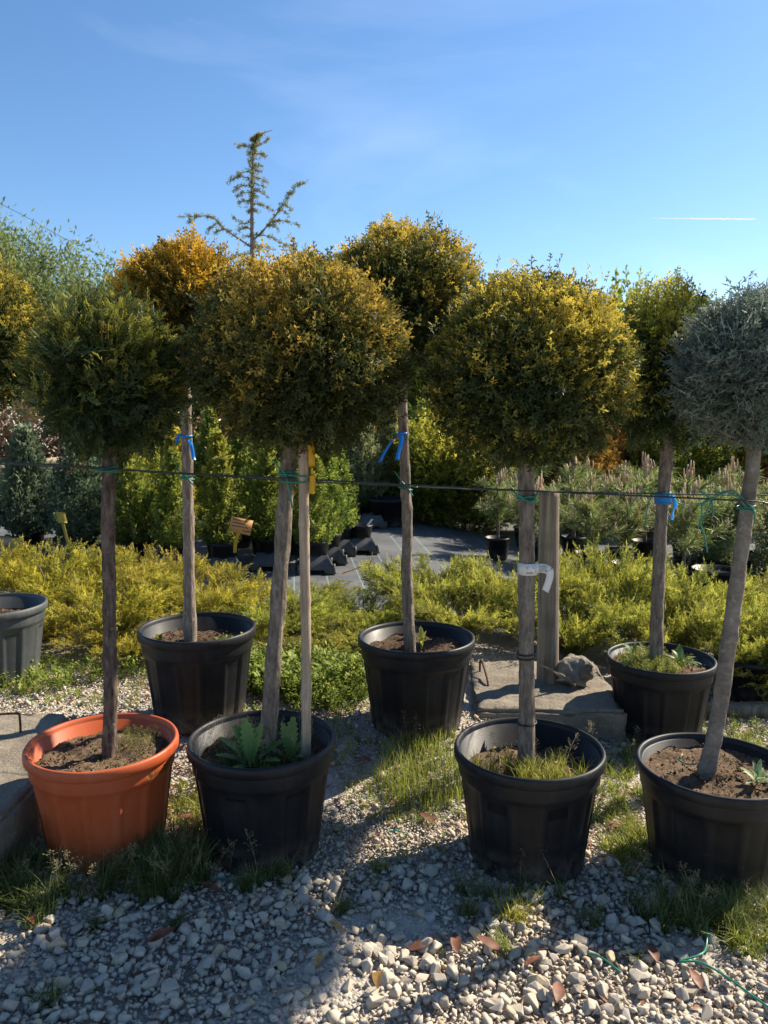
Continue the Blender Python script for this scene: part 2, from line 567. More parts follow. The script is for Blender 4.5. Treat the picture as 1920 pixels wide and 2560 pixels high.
M['orange_plastic'] = plastic_mat('orange_plastic', (0.40, 0.078, 0.024), 0.45, (0.46, 0.24, 0.15), 0.45, 0.30)
M['stand_plastic'] = plastic_mat('stand_plastic', (0.045, 0.052, 0.055), 0.48)
M['wire'] = plain_mat('wire', (0.02, 0.025, 0.022), 0.4, 0.4)
M['green_tie'] = plain_mat('green_tie', (0.02, 0.21, 0.14), 0.35, 0.5, trans=0.2, var=0.15)
M['black_band'] = plain_mat('black_band', (0.015, 0.015, 0.016), 0.5)
M['blue_ribbon'] = plain_mat('blue_ribbon', (0.02, 0.32, 0.80), 0.35, 0.5, trans=0.5, var=0.1)
M['yellow_tag'] = plain_mat('yellow_tag', (0.72, 0.42, 0.02), 0.45, 0.4, trans=0.35, var=0.1)
M['orange_sign'] = plain_mat('orange_sign', (0.66, 0.33, 0.12), 0.5, 0.3, trans=0.2, var=0.08)
M['white_label'] = plain_mat('white_label', (0.74, 0.73, 0.70), 0.5, 0.3, trans=0.25, var=0.05)
M['faded_tag'] = plain_mat('faded_tag', (0.42, 0.34, 0.07), 0.6, 0.3, trans=0.2, var=0.2)
M['ink'] = plain_mat('ink', (0.02, 0.02, 0.03), 0.6)
M['sign_ink'] = plain_mat('sign_ink', (0.12, 0.05, 0.02), 0.7)
M['rust'] = plain_mat('rust', (0.10, 0.055, 0.035), 0.85, 0.2, var=0.4, scale=90)
M['brown_leaf'] = plain_mat('brown_leaf', (0.15, 0.060, 0.035), 0.55, 0.4, trans=0.15, var=0.35, scale=45)
M['tan_leaf'] = plain_mat('tan_leaf', (0.46, 0.27, 0.10), 0.6, 0.3, trans=0.25, var=0.3, scale=45)
M['contrail'] = plain_mat('contrail', (0.95, 0.95, 0.95), 1.0, 0.0, trans=0.7, var=0.02)
M['terracotta'] = plain_mat('terracotta', (0.42, 0.13, 0.07), 0.6)

def ground_material():
    m, nt, out = new_mat('gravel_ground')
    v = coords(nt)
    n1 = noise(nt, v, 2.2, 6, 0.6)
    n2 = noise(nt, v, 55, 5, 0.7)
    vo = nd(nt, 'ShaderNodeTexVoronoi', Scale=95.0)
    nt.links.new(v, vo.inputs['Vector'])
    c = mixc(nt, mapr(nt, n1, 0.3, 0.7), (0.25, 0.21, 0.16), (0.40, 0.33, 0.245))
    hs = nd(nt, 'ShaderNodeHueSaturation', Saturation=0.25)
    nt.links.new(vo.outputs['Color'], hs.inputs['Color'])
    c = mixc(nt, 0.22, c, hs.outputs['Color'])
    c = mixc(nt, mapr(nt, n2, 0.55, 0.75, 0, 0.55), c, (0.16, 0.12, 0.085))
    h = mth(nt, 'ADD', mth(nt, 'MULTIPLY', vo.outputs['Distance'], -1.0), n2)
    principled(nt, out, c, 0.95, 0.1, bump(nt, h, 0.9, 0.01))
    return m

def stone_material():
    m, nt, out = new_mat('limestone')
    oi = nt.nodes.new('ShaderNodeObjectInfo')
    r = mth(nt, 'FRACT', mth(nt, 'ADD', attr(nt, 'rnd'), oi.outputs['Random']), 0)
    r2 = mth(nt, 'FRACT', mth(nt, 'MULTIPLY', r, 7.31), 0)
    v = coords(nt)
    c = mixc(nt, r, (0.31, 0.268, 0.212), (0.52, 0.44, 0.335))
    c = mixc(nt, mapr(nt, r2, 0.90, 0.96), c, (0.44, 0.33, 0.19))
    c = mixc(nt, mapr(nt, r2, 0.0, 0.16, 0.7, 0.0), c, (0.33, 0.30, 0.29))
    n = noise(nt, v, 70, 6, 0.65)
    c = mixc(nt, mapr(nt, n, 0.35, 0.75, 0.0, 0.35), c, (0.50, 0.465, 0.41))
    c = mixc(nt, mapr(nt, noise(nt, v, 25, 3), 0.55, 0.75, 0.0, 0.45), c, (0.26, 0.21, 0.16))
    principled(nt, out, c, 0.85, 0.25, bump(nt, n, 0.35, 0.004))
    return m

def soil_material(name, a, b):
    m, nt, out = new_mat(name)
    v = coords(nt)
    n1 = noise(nt, v, 45, 8, 0.75)
    n2 = noise(nt, v, 7, 4)
    c = mixc(nt, mapr(nt, n1, 0.3, 0.7), a, b)
    c = mixc(nt, mapr(nt, noise(nt, v, 120, 3), 0.62, 0.72, 0, 0.8), c, (0.40, 0.34, 0.26))
    c = mixc(nt, mapr(nt, n2, 0.5, 0.8, 0, 0.5), c, tuple(x * 0.5 for x in a))
    principled(nt, out, c, 0.95, 0.1, bump(nt, n1, 1.0, 0.02))
    return m

def concrete_material():
    m, nt, out = new_mat('old_concrete')
    v = coords(nt)
    n1 = noise(nt, v, 4, 7, 0.65)
    n2 = noise(nt, v, 60, 5, 0.7)
    vo = nd(nt, 'ShaderNodeTexVoronoi', Scale=48.0)
    nt.links.new(v, vo.inputs['Vector'])
    c = mixc(nt, mapr(nt, n1, 0.3, 0.7), (0.13, 0.11, 0.085), (0.27, 0.232, 0.18))
    c = mixc(nt, mapr(nt, vo.outputs['Distance'], 0.05, 0.22, 0.55, 0.0), c, (0.48, 0.45, 0.40))
    c = mixc(nt, mapr(nt, n2, 0.58, 0.7, 0, 0.6), c, (0.11, 0.10, 0.085))
    h = mth(nt, 'ADD', n2, mth(nt, 'MULTIPLY', n1, 0.6))
    principled(nt, out, c, 0.92, 0.15, bump(nt, h, 0.8, 0.012))
    return m

def fabric_material():
    m, nt, out = new_mat('woven_fabric')
    v = coords(nt)
    sx = nt.nodes.new('ShaderNodeSeparateXYZ')
    nt.links.new(v, sx.inputs['Vector'])
    fr = mth(nt, 'FRACT', mth(nt, 'MULTIPLY', mth(nt, 'ADD', sx.outputs['X'], mth(nt, 'MULTIPLY', sx.outputs['Y'], 0.12)), 3.6), 0)
    stripe = mth(nt, 'LESS_THAN', fr, 0.035)
    n1 = noise(nt, v, 2.0, 6, 0.65)
    c = mixc(nt, mapr(nt, n1, 0.3, 0.75), (0.055, 0.060, 0.068), (0.15, 0.155, 0.16))
    c = mixc(nt, mth(nt, 'MULTIPLY', stripe, 0.6), c, (0.25, 0.38, 0.36))
    wv = nd(nt, 'ShaderNodeTexWave', Scale=90.0)
    nt.links.new(v, wv.inputs['Vector'])
    h = mth(nt, 'ADD', mth(nt, 'MULTIPLY', n1, 3.0), wv.outputs['Fac'])
    principled(nt, out, c, 0.5, 0.5, bump(nt, h, 0.25, 0.01))
    return m

M['litter'] = foliage_mat('litter', (0.10, 0.05, 0.03), (0.24, 0.13, 0.075), (0.42, 0.28, 0.16), gold_w=.9, tip_w=.1, trans=.1)
M['ground'] = ground_material()
M['stone'] = stone_material()
M['soil'] = soil_material('soil', (0.055, 0.038, 0.026), (0.17, 0.115, 0.075))
M['soil_dry'] = soil_material('soil_dry', (0.085, 0.058, 0.038), (0.25, 0.175, 0.115))
M['concrete'] = concrete_material()
M['rock'] = bark_mat('rock', (0.20, 0.175, 0.14), (0.44, 0.39, 0.32), (0.15, 0.14, 0.12), zs=1, scale=30, strength=1.0, amt=0.03)
M['fabric'] = fabric_material()

# ------------------------------------------------------------------ ground
def axis(fine_lo, fine_hi, step, lo, hi):
    a = list(np.arange(fine_lo, fine_hi + 1e-6, step))
    s = step
    while a[-1] < hi:
        s *= 1.22
        a.append(min(hi, a[-1] + s))
    s = step
    while a[0] > lo:
        s *= 1.22
        a.insert(0, max(lo, a[0] - s))
    return np.array(a)

gx = axis(-2.4, 2.4, 0.05, -1500, 1500)
gy = axis(1.2, 4.4, 0.05, -300, 3000)
XX, YY = np.meshgrid(gx, gy)
ZZ = gz(XX, YY)
Pg = np.stack([XX.ravel(), YY.ravel(), np.zeros(XX.size)], -1)
ZZ = ZZ + (0.008 * vnoise(Pg, 3.5, 3) + 0.004 * vnoise(Pg, 11, 4)).reshape(XX.shape) * (np.abs(XX) < 6) * (YY < 8) - 0.004
nx, ny = len(gx), len(gy)
ii = (np.arange(ny - 1)[:, None] * nx + np.arange(nx - 1)[None]).ravel()
Qg = np.stack([ii, ii + 1, ii + nx + 1, ii + nx], -1)
ground = link('ground', mesh_np('ground', np.stack([XX.ravel(), YY.ravel(), ZZ.ravel()], -1), Qg, M['ground'], smooth=True))
tag(ground, 'beige grit and gravel ground under the potted trees', None, kind='structure')

# black ground-cover fabric of the nursery beds
fx = np.linspace(-12, 14, 60)
fy = np.linspace(5.2, 17, 40)
XX, YY = np.meshgrid(fx, fy)
Pf = np.stack([XX.ravel(), YY.ravel(), np.zeros(XX.size)], -1)
Zf = gz(Pf[:, 0], Pf[:, 1]) + 0.016 + 0.006 * vnoise(Pf, 1.7, 8)
nx = len(fx)
ii = (np.arange(len(fy) - 1)[:, None] * nx + np.arange(nx - 1)[None]).ravel()
fab = link('weed_fabric', mesh_np('weed_fabric', np.stack([Pf[:, 0], Pf[:, 1], Zf], -1), np.stack([ii, ii + 1, ii + nx + 1, ii + nx], -1), M['fabric'], smooth=True))
tag(fab, 'black woven ground-cover fabric with pale green lines between plant beds', None, kind='structure')

# stones: angular crushed limestone
def stone_tpl(seed, npts=11):
    rs = np.random.RandomState(seed)
    bm = bmesh.new()
    P = unit(rs.normal(size=(npts, 3))) * rs.uniform(0.75, 1.0, (npts, 1)) * np.array([1.0, rs.uniform(.62, .95), rs.uniform(.45, .75)])
    for p in P:
        bm.verts.new(p)
    r = bmesh.ops.convex_hull(bm, input=bm.verts)
    bmesh.ops.delete(bm, geom=[g for g in r['geom_interior'] if isinstance(g, bmesh.types.BMVert)], context='VERTS')
    bmesh.ops.triangulate(bm, faces=bm.faces)
    bm.verts.index_update()
    V = np.array([v.co[:] for v in bm.verts])
    F = np.array([[v.index for v in f.verts] for f in bm.faces])
    bm.free()
    return V, F, np.zeros(len(V))

def rounded_stone(seed):
    """a chipped stone with worn edges for the nearest ones"""
    V, F, _ = stone_tpl(seed, 13)
    bm = bmesh.new()
    vs_ = [bm.verts.new(p) for p in V]
    for f in F:
        bm.faces.new([vs_[i] for i in f])
    bmesh.ops.dissolve_limit(bm, angle_limit=RAD(14), verts=bm.verts, edges=bm.edges)
    bmesh.ops.bevel(bm, geom=list(bm.edges), offset=0.07, segments=1, affect='EDGES', clamp_overlap=True)
    bmesh.ops.triangulate(bm, faces=bm.faces)
    me = bpy.data.meshes.new('stone')
    bm.to_mesh(me)
    bm.free()
    me.materials.append(M['stone'])
    return me

rs = np.random.RandomState(11)
stone_tpls = [stone_tpl(100 + k) for k in range(22)]
small_tpls = [stone_tpl(200 + k, 7) for k in range(14)]

POT_FOOT = [(-0.95, 2.49, 0.17), (-0.41, 2.49, 0.17), (0.488, 2.47, 0.17), (1.092, 2.41, 0.17), (-0.835, 3.35, 0.18), (0.145, 3.33, 0.18), (1.30, 3.51, 0.17)]
def clear_of_pots(x, y, pad=0.0):
    ok = np.ones(len(x), bool)
    for px, py, r in POT_FOOT:
        ok &= (x - px) ** 2 + (y - py) ** 2 > (r + pad) ** 2
    return ok

def stone_field(x0, x1, y0, y1, step, seed):
    r = np.random.RandomState(seed)
    X, Y = np.meshgrid(np.arange(x0, x1, step), np.arange(y0, y1, step))
    X = X.ravel() + r.uniform(-.48, .48, X.size) * step
    Y = Y.ravel() + r.uniform(-.48, .48, Y.size) * step
    k = (np.abs(X) < 0.54 * Y + 0.28) & clear_of_pots(X, Y, 0.005)
    k &= ~((X > .40) & (X < 1.13) & (Y > 3.39) & (Y < 4.14)) & ~((X < -1.22) & (Y > 2.15) & (Y < 3.2))
    return X[k], Y[k]

def stone_set(x, y, size, lift, tpls, seed):
    r = np.random.RandomState(seed)
    n = len(x)
    pos = np.stack([x, y, gz(x, y) + size * lift], -1)
    d = unit(np.stack([r.normal(size=n) * .45, r.normal(size=n) * .45, np.ones(n)], -1))
    return scatter(tpls, pos, d, size, r)

near = stone_field(-1.45, 1.45, 1.5, 2.62, 0.0195, 1)
big_size = np.random.RandomState(2).lognormal(math.log(0.0140), 0.36, len(near[0])).clip(0.006, 0.029)
fade = 1 - 0.55 * S(near[1] + 0.10 * vnoise(np.stack([near[0], near[1], 0 * near[0]], -1), 4, 9), 2.28, 2.62)
big_size = big_size * fade
# the 300 stones that show largest are single pieces of the ground
score = big_size / near[1] * ((np.abs(near[0]) < 0.47 * near[1]) & (near[1] > 1.74) & (near[1] < 2.5))
order = np.argsort(-score)
single, rest = order[:300], order[300:]
rr = np.random.RandomState(5)
stone_meshes = [rounded_stone(300 + k) for k in range(16)]
for k in single:
    s = big_size[k]
    o = link('stone', stone_meshes[rr.randint(16)], ground, (near[0][k], near[1][k], float(gz(near[0][k], near[1][k])) + s * rr.uniform(.25, .7)),
             (rr.normal() * .4, rr.normal() * .4, rr.rand() * 6.28), s * rr.uniform(1.0, 1.2))
parts = [stone_set(near[0][rest], near[1][rest], big_size[rest], rr.uniform(0.0, 0.9, len(rest)), stone_tpls, 21)]
x, y = stone_field(-1.6, 1.6, 1.35, 2.75, 0.0155, 3)
parts.append(stone_set(x, y, rr.uniform(.004, .0105, len(x)), rr.uniform(0.1, .9, len(x)), small_tpls, 22))
x, y = stone_field(-2.4, 2.5, 2.5, 4.35, 0.0185, 4)
parts.append(stone_set(x, y, rr.lognormal(math.log(.0082), .38, len(x)).clip(.004, .024), rr.uniform(0.0, .6, len(x)), small_tpls, 23))
x, y = stone_field(-2.4, 2.5, 2.5, 4.35, 0.085, 6)
parts.append(stone_set(x, y, rr.uniform(.012, .026, len(x)), rr.uniform(0.0, .5, len(x)), stone_tpls, 24))
V, F, A = join_f(parts)
gravel = link('gravel', mesh_np('gravel', V, F, M['stone'], A))
tag(gravel, 'crushed pale limestone gravel scattered over the ground', None, kind='stuff')

# ------------------------------------------------------------------ pots
def make_pot(name, label, loc, D, H, mat, soil_drop=0.06, soil_mat='soil', rotz=0.0, tilt=(0, 0), seed=0, group=None, npan=14):
    R = D / 2
    t = thing(name, label, 'plant pot', loc, 0, group)
    t.rotation_euler = (RAD(tilt[0]), RAD(tilt[1]), rotz)
    def flute(base, depth):
        def f(a):
            u = (a * npan / (2 * PI)) % 1.0
            w = S(u, 0.10, 0.17) * (1 - S(u, 0.83, 0.90))
            v = ((a * npan / (2 * PI)) % 2.0) > 1.0
            return base - depth * w * np.where(v, 1.0, 0.55)
        return f
    def rw(z):
        return R * (0.755 + 0.165 * z / 0.8)
    prof = [(0.02, 0.012), (R * 0.70, 0.006), (R * 0.735, 0.0), (R * 0.755, 0.008), (rw(.03), .03 * H)]
    prof += [(flute(rw(z), .0075), z * H) for z in (.07, .2, .35, .5, .62, .72)]
    prof += [(rw(.75), .755 * H), (rw(.765) + .0005, .762 * H), (R * .932, .775 * H), (R * .938, .80 * H), (R * .948, .92 * H), (R * .940, .955 * H)]
    zi = (H - soil_drop - .05)
    prof += [(R * .90, .955 * H), (R * (.90 - .10 * (H - zi) / H), zi), (0.05, zi)]
    V, Q = lathe(prof, 168, False, seed * 1.7)
    link('wall', mesh_np('wall', V, Q, mat, smooth=True), t)
    rim = [(R * .93, .905 * H), (R * .985, .905 * H), (R * .998, .915 * H), (R * 1.0, .955 * H), (R * .996, .982 * H), (R * .982, .997 * H), (R * .962, H), (R * .942, .992 * H), (R * .928, .97 * H), (R * .915, .93 * H), (R * .905, .925 * H)]
    V, Q = lathe(rim, 120, True, seed * 1.7)
    link('rim', mesh_np('rim', V, Q, mat, smooth=True), t)
    # lumpy soil
    rsd = np.random.RandomState(seed + 50)
    rsoil = R * (.905 - .10 * soil_drop / H)
    nr, na = 26, 72
    rad = np.linspace(0.001, rsoil, nr)
    aa = np.arange(na) * 2 * PI / na
    Xs = (rad[:, None] * np.cos(aa)).ravel()
    Ys = (rad[:, None] * np.sin(aa)).ravel()
    Ps = np.stack([Xs, Ys, np.zeros_like(Xs)], -1)
    Zs = H - soil_drop + .010 * vnoise(Ps, 14, seed) + .006 * vnoise(Ps, 40, seed + 1) + rsd.normal(size=len(Xs)) * .0022
    i = np.arange(nr - 1)[:, None] * na
    j = np.arange(na)[None]
    k = (j + 1) % na
    Qs = np.stack([i + j, i + k, i + na + k, i + na + j], -1).reshape(-1, 4)
    n = 420
    a, q = rsd.rand(n) * 6.28, np.sqrt(rsd.rand(n)) * rsoil * .97
    pos = np.stack([q * np.cos(a), q * np.sin(a), np.full(n, H - soil_drop + .004)], -1)
    pos[:, 2] += .010 * vnoise(pos * [1, 1, 0], 14, seed)
    Vc, Fc, _ = scatter(small_tpls, pos, unit(rsd.normal(size=(n, 3))), rsd.lognormal(math.log(.0045), .5, n).clip(.002, .014), rsd)
    me = mesh_np('soil', np.concatenate([np.stack([Xs, Ys, Zs], -1), Vc]), [Qs, Fc + len(Xs)], M[soil_mat])
    so = link('soil', me, t)
    n = 130
    a, q = rsd.rand(n) * 6.28, np.sqrt(rsd.rand(n)) * rsoil * .95
    p = np.stack([q * np.cos(a), q * np.sin(a), np.full(n, H - soil_drop + .008)], -1)
    p[:, 2] += .010 * vnoise(p * [1, 1, 0], 14, seed)
    an = rsd.rand(n) * 6.28
    d = unit(np.stack([np.cos(an), np.sin(an), rsd.normal(size=n) * .2], -1))
    sd = unit(np.cross(d, rsd.normal(size=(n, 3))))
    E = np.concatenate([p, d, sd, rsd.uniform(.008, .032, (n, 1)), rsd.uniform(.0008, .004, (n, 1)), np.zeros((n, 1)), np.ones((n, 1))], 1)
    V, F, tp = kites(E)
    o = link('mulch', mesh_np('mulch', V, F, M['litter'], dict(tip=tp, rnd=np.repeat(rsd.rand(n), 4), gold=np.repeat(rsd.rand(n), 4))), so)
    o['kind'] = 'stuff'
    return t

BP, OP = M['black_plastic'], M['orange_plastic']
make_pot('plant_pot', 'terracotta-orange plastic pot in the front row', g3(-0.955, 2.495, -.008), .50, .385, OP, .060, 'soil_dry', .3, (0, 0), 1)
make_pot('plant_pot', 'black plastic pot with tree, cane and serrated weed, right of orange pot', g3(-0.414, 2.497, -.004), .50, .402, BP, .075, 'soil', 1.1, (0, 0), 2)
make_pot('plant_pot', 'black plastic pot with grass, in front of the concrete block and wooden post', g3(0.488, 2.47, -.004), .505, .398, BP, .100, 'soil_dry', .7, (0, 0), 3)
make_pot('plant_pot', 'black plastic pot at right edge, bare soil with green string', g3(1.095, 2.412, -.006), .505, .378, BP, .045, 'soil_dry', .2, (0, 0), 4)
make_pot('plant_pot', 'black plastic pot in back row, behind orange pot', g3(-0.835, 3.35, -.01), .520, .43, BP, .070, 'soil', .5, (0, 0), 5)
make_pot('plant_pot', 'black plastic pot in back row, just left of the concrete block', g3(0.145, 3.33, -.01), .520, .41, BP, .065, 'soil', 1.7, (0, 0), 6)
make_pot('plant_pot', 'black plastic pot in back row, right of the concrete block', g3(1.306, 3.516, 0.0), .50, .385, BP, .050, 'soil_dry', .9, (0, 0), 7)
make_pot('plant_pot', 'grey-black plastic pot cut off at the left edge', g3(-1.985, 3.80, -.01), .52, .40, M['stand_plastic'], .080, 'soil', 1.3, (0, 0), 8)

# ------------------------------------------------------------------ globe trees
LEY = [spray_tpl(np.random.RandomState(k), 8, 2, .46, .036, sub=.5) for k in range(6)]
LEY_S = [spray_tpl(np.random.RandomState(120 + k), 5, 1, .52, .055, (50, 34), .35, .6, .2) for k in range(10)]
LEY_LONG = [spray_tpl(np.random.RandomState(20 + k), 12, 2, .36, .021, (45, 28), .22, .5, .25) for k in range(6)]
LEY_FINE = [spray_tpl(np.random.RandomState(40 + k), 9, 2, .40, .024, (48, 28), .35) for k in range(4)]
WISP = [spray_tpl(np.random.RandomState(60 + k), 6, 2, .40, .026, (50, 35), .8, .5, .3) for k in range(5)]
JUN = [spray_tpl(np.random.RandomState(80 + k), 10, 1, .42, .030, (45, 28), .5, .5, .35) for k in range(5)]

def crown_mesh(name, seed, rad, N, L, tpls, mat, lump=.09, up=.35, lumpf=4.0, loose=.35, flat=.92, stray=.04, inner=.42, goldtop=.55, gold0=.40):
    """sprays spread through the outer half of a lumpy ball, denser at the skin"""
    rs = np.random.RandomState(seed)
    D = sphere_dirs(N, rs)
    rs.shuffle(D)
    rl = 1 + lump * vnoise(D, lumpf, seed) + .5 * lump * vnoise(D, lumpf * 2.6, seed + 1)
    u = np.where(rs.rand(N) < inner, rs.uniform(.45, .86, N), rs.uniform(.88, 1.0, N))
    st = rs.rand(N) < stray
    u = np.where(st, rs.uniform(1.02, 1.13, N), u)
    rad = np.array(rad)
    P = D * rad * (rl * u)[:, None]
    P[:, 2] = np.where(P[:, 2] < 0, P[:, 2] * flat, P[:, 2])
    low = np.clip(-D[:, 2], 0, 1)
    sd = unit(D + np.array([0, 0, 1]) * (up * (1 - 1.2 * low))[:, None] + rs.normal(size=(N, 3)) * loose)
    sc = L * rs.uniform(.7, 1.3, N) * np.where(u < .87, 1.7, 1.0)
    base = P - sd * sc[:, None] * .8
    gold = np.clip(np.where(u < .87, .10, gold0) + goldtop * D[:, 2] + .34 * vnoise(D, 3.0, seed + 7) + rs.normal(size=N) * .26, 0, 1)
    V, F, A = scatter(tpls, base, sd, sc, rs, gold=gold)
    return mesh_np(name, V, F, mat, A)

def trunk_mesh(name, pts, r0, r1, mat, seed, crown_c=None, crown_r=None, nlimb=26, rough=.065, flare=True):
    P = resample(pts, 70)
    n = len(P)
    rsd = np.random.RandomState(seed)
    R = np.linspace(r0, r1, n)
    if flare:
        R = R * (1 + .22 * np.exp(-np.arange(n) / 3.0))
    seg = 18
    a = np.arange(seg) * 2 * PI / seg
    bb = 1 + rough * rsd.normal(size=(n, seg)) * .6
    q = np.stack([np.cos(a)[None] + 0 * P[:, :1], np.sin(a)[None] + 0 * P[:, :1], P[:, 2:3] * 10 + 0 * a[None]], -1).reshape(-1, 3)
    bb = bb + (rough * vnoise(q, 1.6, seed)).reshape(n, seg)
    for _ in range(9):
        ki, ka, kr = rsd.randint(4, n - 6), rsd.rand() * 2 * PI, rsd.uniform(.12, .34)
        da = (a - ka + PI) % (2 * PI) - PI
        di = (np.arange(n) - ki)[:, None]
        bb = bb + kr * np.exp(-(da[None] / .38) ** 2 - (di / 1.1) ** 2)
    bb = bb + .02 * np.sin(np.arange(n) * .21 + seed)[:, None]
    V, Q, T = tube_np(P, R, seg, True, bb)
    mb = MB().add(V, Q, T)
    if crown_c is not None:
        c, cr = np.array(crown_c), np.array(crown_r)
        for k in range(nlimb):
            d = unit(rsd.normal(size=3) * [1, 1, .6] + [0, 0, .1])
            s = P[-1 - rsd.randint(1, 11)]
            e = c + d * cr * rsd.uniform(.6, .88)
            m = (s + e) / 2 + [0, 0, -.02] + rsd.normal(size=3) * .02
            mb.tube(resample([s, m, e], 9), np.linspace(r1 * .42, .002, 9), 5, False)
    return mb.mesh(name, mat, True)

def globe_tree(name, label, base, trunk, r0, r1, bark, cc, cr, seed, fol, tpls=LEY_S, N=1500, L=.095, **kw):
    """trunk and crown are given in world metres and stored relative to the trunk's foot"""
    b = np.array(base)
    t = thing(name, label, 'tree', base)
    tr = np.array(trunk) - b
    c = np.array(cc) - b
    link('trunk', trunk_mesh('trunk', tr, r0, r1, M[bark], seed, c, cr), t)
    link('crown', crown_mesh('crown', seed, cr, N, L, tpls, M[fol], **kw), t, tuple(c))
    return t

globe_tree('globe_cypress', 'green ball-crowned cypress with loose drooping sprays, growing in the orange pot', (-.938, 2.5, .30),
           [(-.938, 2.5, .30), (-.924, 2.5, .553), (-.914, 2.5, .872), (-.908, 2.5, 1.106), (-.897, 2.5, 1.314), (-.890, 2.5, 1.409), (-.885, 2.5, 1.60)],
           .0225, .0205, 'bark_dark', (-.880, 2.5, 1.615), (.250, .255, .250), 31, 'green_cypress', tpls=LEY_LONG, N=3000, L=.085, lump=.09, loose=.45, up=.25, stray=.06, flat=1.05, inner=.35, goldtop=.40)
globe_tree('globe_cypress', 'large golden ball cypress with leaning trunk and cane, second in front row', (-.398, 2.5, .30),
           [(-.403, 2.5, .30), (-.382, 2.5, .553), (-.354, 2.5, .841), (-.331, 2.5, 1.106), (-.313, 2.5, 1.319), (-.299, 2.5, 1.409), (-.278, 2.5, 1.64)],
           .0270, .0235, 'bark_brown', (-.266, 2.5, 1.667), (.352, .345, .330), 32, 'gold_cypress', N=10800, L=.043, lump=.06, stray=.03, loose=.5, gold0=.30, goldtop=.60)
globe_tree('globe_cypress', 'large golden ball cypress with white label on its trunk, before the wooden post', (.486, 2.48, .24),
           [(.486, 2.48, .24), (.478, 2.48, .56), (.471, 2.48, .799), (.468, 2.48, 1.032), (.462, 2.48, 1.23), (.459, 2.48, 1.365), (.457, 2.48, 1.60)],
           .0262, .0250, 'bark_brown', (.462, 2.48, 1.612), (.334, .33, .318), 33, 'gold_cypress', N=10400, L=.041, lump=.055, stray=.03, loose=.5, gold0=.42, goldtop=.50)
globe_tree('globe_cypress', 'blue-grey fine-twigged ball cypress with curved smooth trunk at right edge', (1.072, 2.42, .28),
           [(1.062, 2.42, .28), (1.098, 2.42, .519), (1.115, 2.42, .738), (1.133, 2.42, .952), (1.15, 2.42, 1.177), (1.163, 2.42, 1.353), (1.172, 2.42, 1.60)],
           .0262, .0205, 'bark_smooth', (1.185, 2.42, 1.622), (.280, .275, .262), 34, 'grey_cypress', tpls=WISP, N=3600, L=.074, lump=.06, stray=.05, loose=.7, up=.3)
globe_tree('globe_cypress', 'amber-gold ball cypress behind and above the orange pot tree', (-.868, 3.35, .44),
           [(-.870, 3.35, .44), (-.866, 3.35, .771), (-.861, 3.35, 1.019), (-.858, 3.35, 1.284), (-.856, 3.35, 1.50), (-.860, 3.35, 1.80), (-.862, 3.35, 1.98)],
           .0262, .0205, 'bark_grey', (-.862, 3.35, 1.945), (.285, .285, .275), 35, 'amber_cypress', N=5600, L=.050, lump=.08, stray=.08)
globe_tree('globe_cypress', 'golden-topped ball cypress with blue ribbon tails, middle of back row', (.115, 3.33, .42),
           [(.118, 3.33, .42), (.101, 3.33, .775), (.102, 3.33, 1.022), (.089, 3.33, 1.285), (.079, 3.33, 1.524), (.074, 3.33, 1.75), (.072, 3.33, 1.95)],
           .0250, .0195, 'bark_brown', (.078, 3.33, 1.975), (.340, .33, .315), 36, 'gold_cypress', N=5600, L=.050, lump=.08, stray=.07)
globe_tree('globe_cypress', 'golden ball cypress with blue band, back row beside the grey tree', (1.282, 3.5, .30),
           [(1.282, 3.5, .30), (1.275, 3.5, .629), (1.273, 3.5, .956), (1.28, 3.5, 1.148), (1.287, 3.5, 1.307), (1.288, 3.5, 1.50), (1.288, 3.5, 1.70)],
           .0300, .0260, 'bark_brown', (1.272, 3.5, 1.70), (.285, .28, .375), 37, 'gold_cypress', N=5600, L=.050, lump=.09, stray=.08)
globe_tree('globe_cypress', 'added unseen tall golden ball cypress beyond the right edge, casting the lower left shadow', (2.35, 3.68, .0),  # out-of-view tree added to throw its shadow on the lower left gravel
           [(2.35, 3.68, 0.0), (2.35, 3.68, .80), (2.355, 3.68, 1.60), (2.35, 3.68, 2.70)],
           .0340, .0260, 'bark_grey', (2.35, 3.68, 2.78), (.36, .35, .37), 39, 'gold_cypress', N=2400, L=.085, lump=.06, stray=.02)
globe_tree('globe_cypress', 'golden ball cypress cut off by the left edge', (-1.99, 3.80, .40),
           [(-1.99, 3.80, .40), (-1.98, 3.80, .90), (-1.97, 3.80, 1.40), (-1.96, 3.80, 1.80)],
           .0280, .0220, 'bark_grey', (-1.945, 3.80, 1.86), (.305, .30, .375), 38, 'gold_cypress', N=5600, L=.050, lump=.06, stray=.03)

# ------------------------------------------------------------------ cane, wires, ties, ribbons, tags
P = resample([(-.262, 2.455, .30), (-.257, 2.458, .726), (-.258, 2.46, 1.036), (-.258, 2.46, 1.292), (-.257, 2.46, 1.46)], 60)
rc = np.full(60, .0165)
for k in (9, 22, 35, 48):
    rc[k] *= 1.16
rsd = np.random.RandomState(3)
V, Q, T = tube_np(P, rc, 12, True, 1 + .02 * rsd.normal(size=(60, 12)))
tag(link('bamboo_cane', MB().add(V, Q, T).mesh('bamboo_cane', M['cane'], True)), 'pale wooden cane standing in the pot beside the leaning trunk', 'cane')

def sagged(pts, n=90, wob=.003, seed=0):
    P = resample(pts, n)
    r = np.random.RandomState(seed)
    P[:, 2] += wob * np.sin(np.linspace(0, 26, n) + r.rand() * 6) + wob * .5 * r.normal(size=n)
    return P

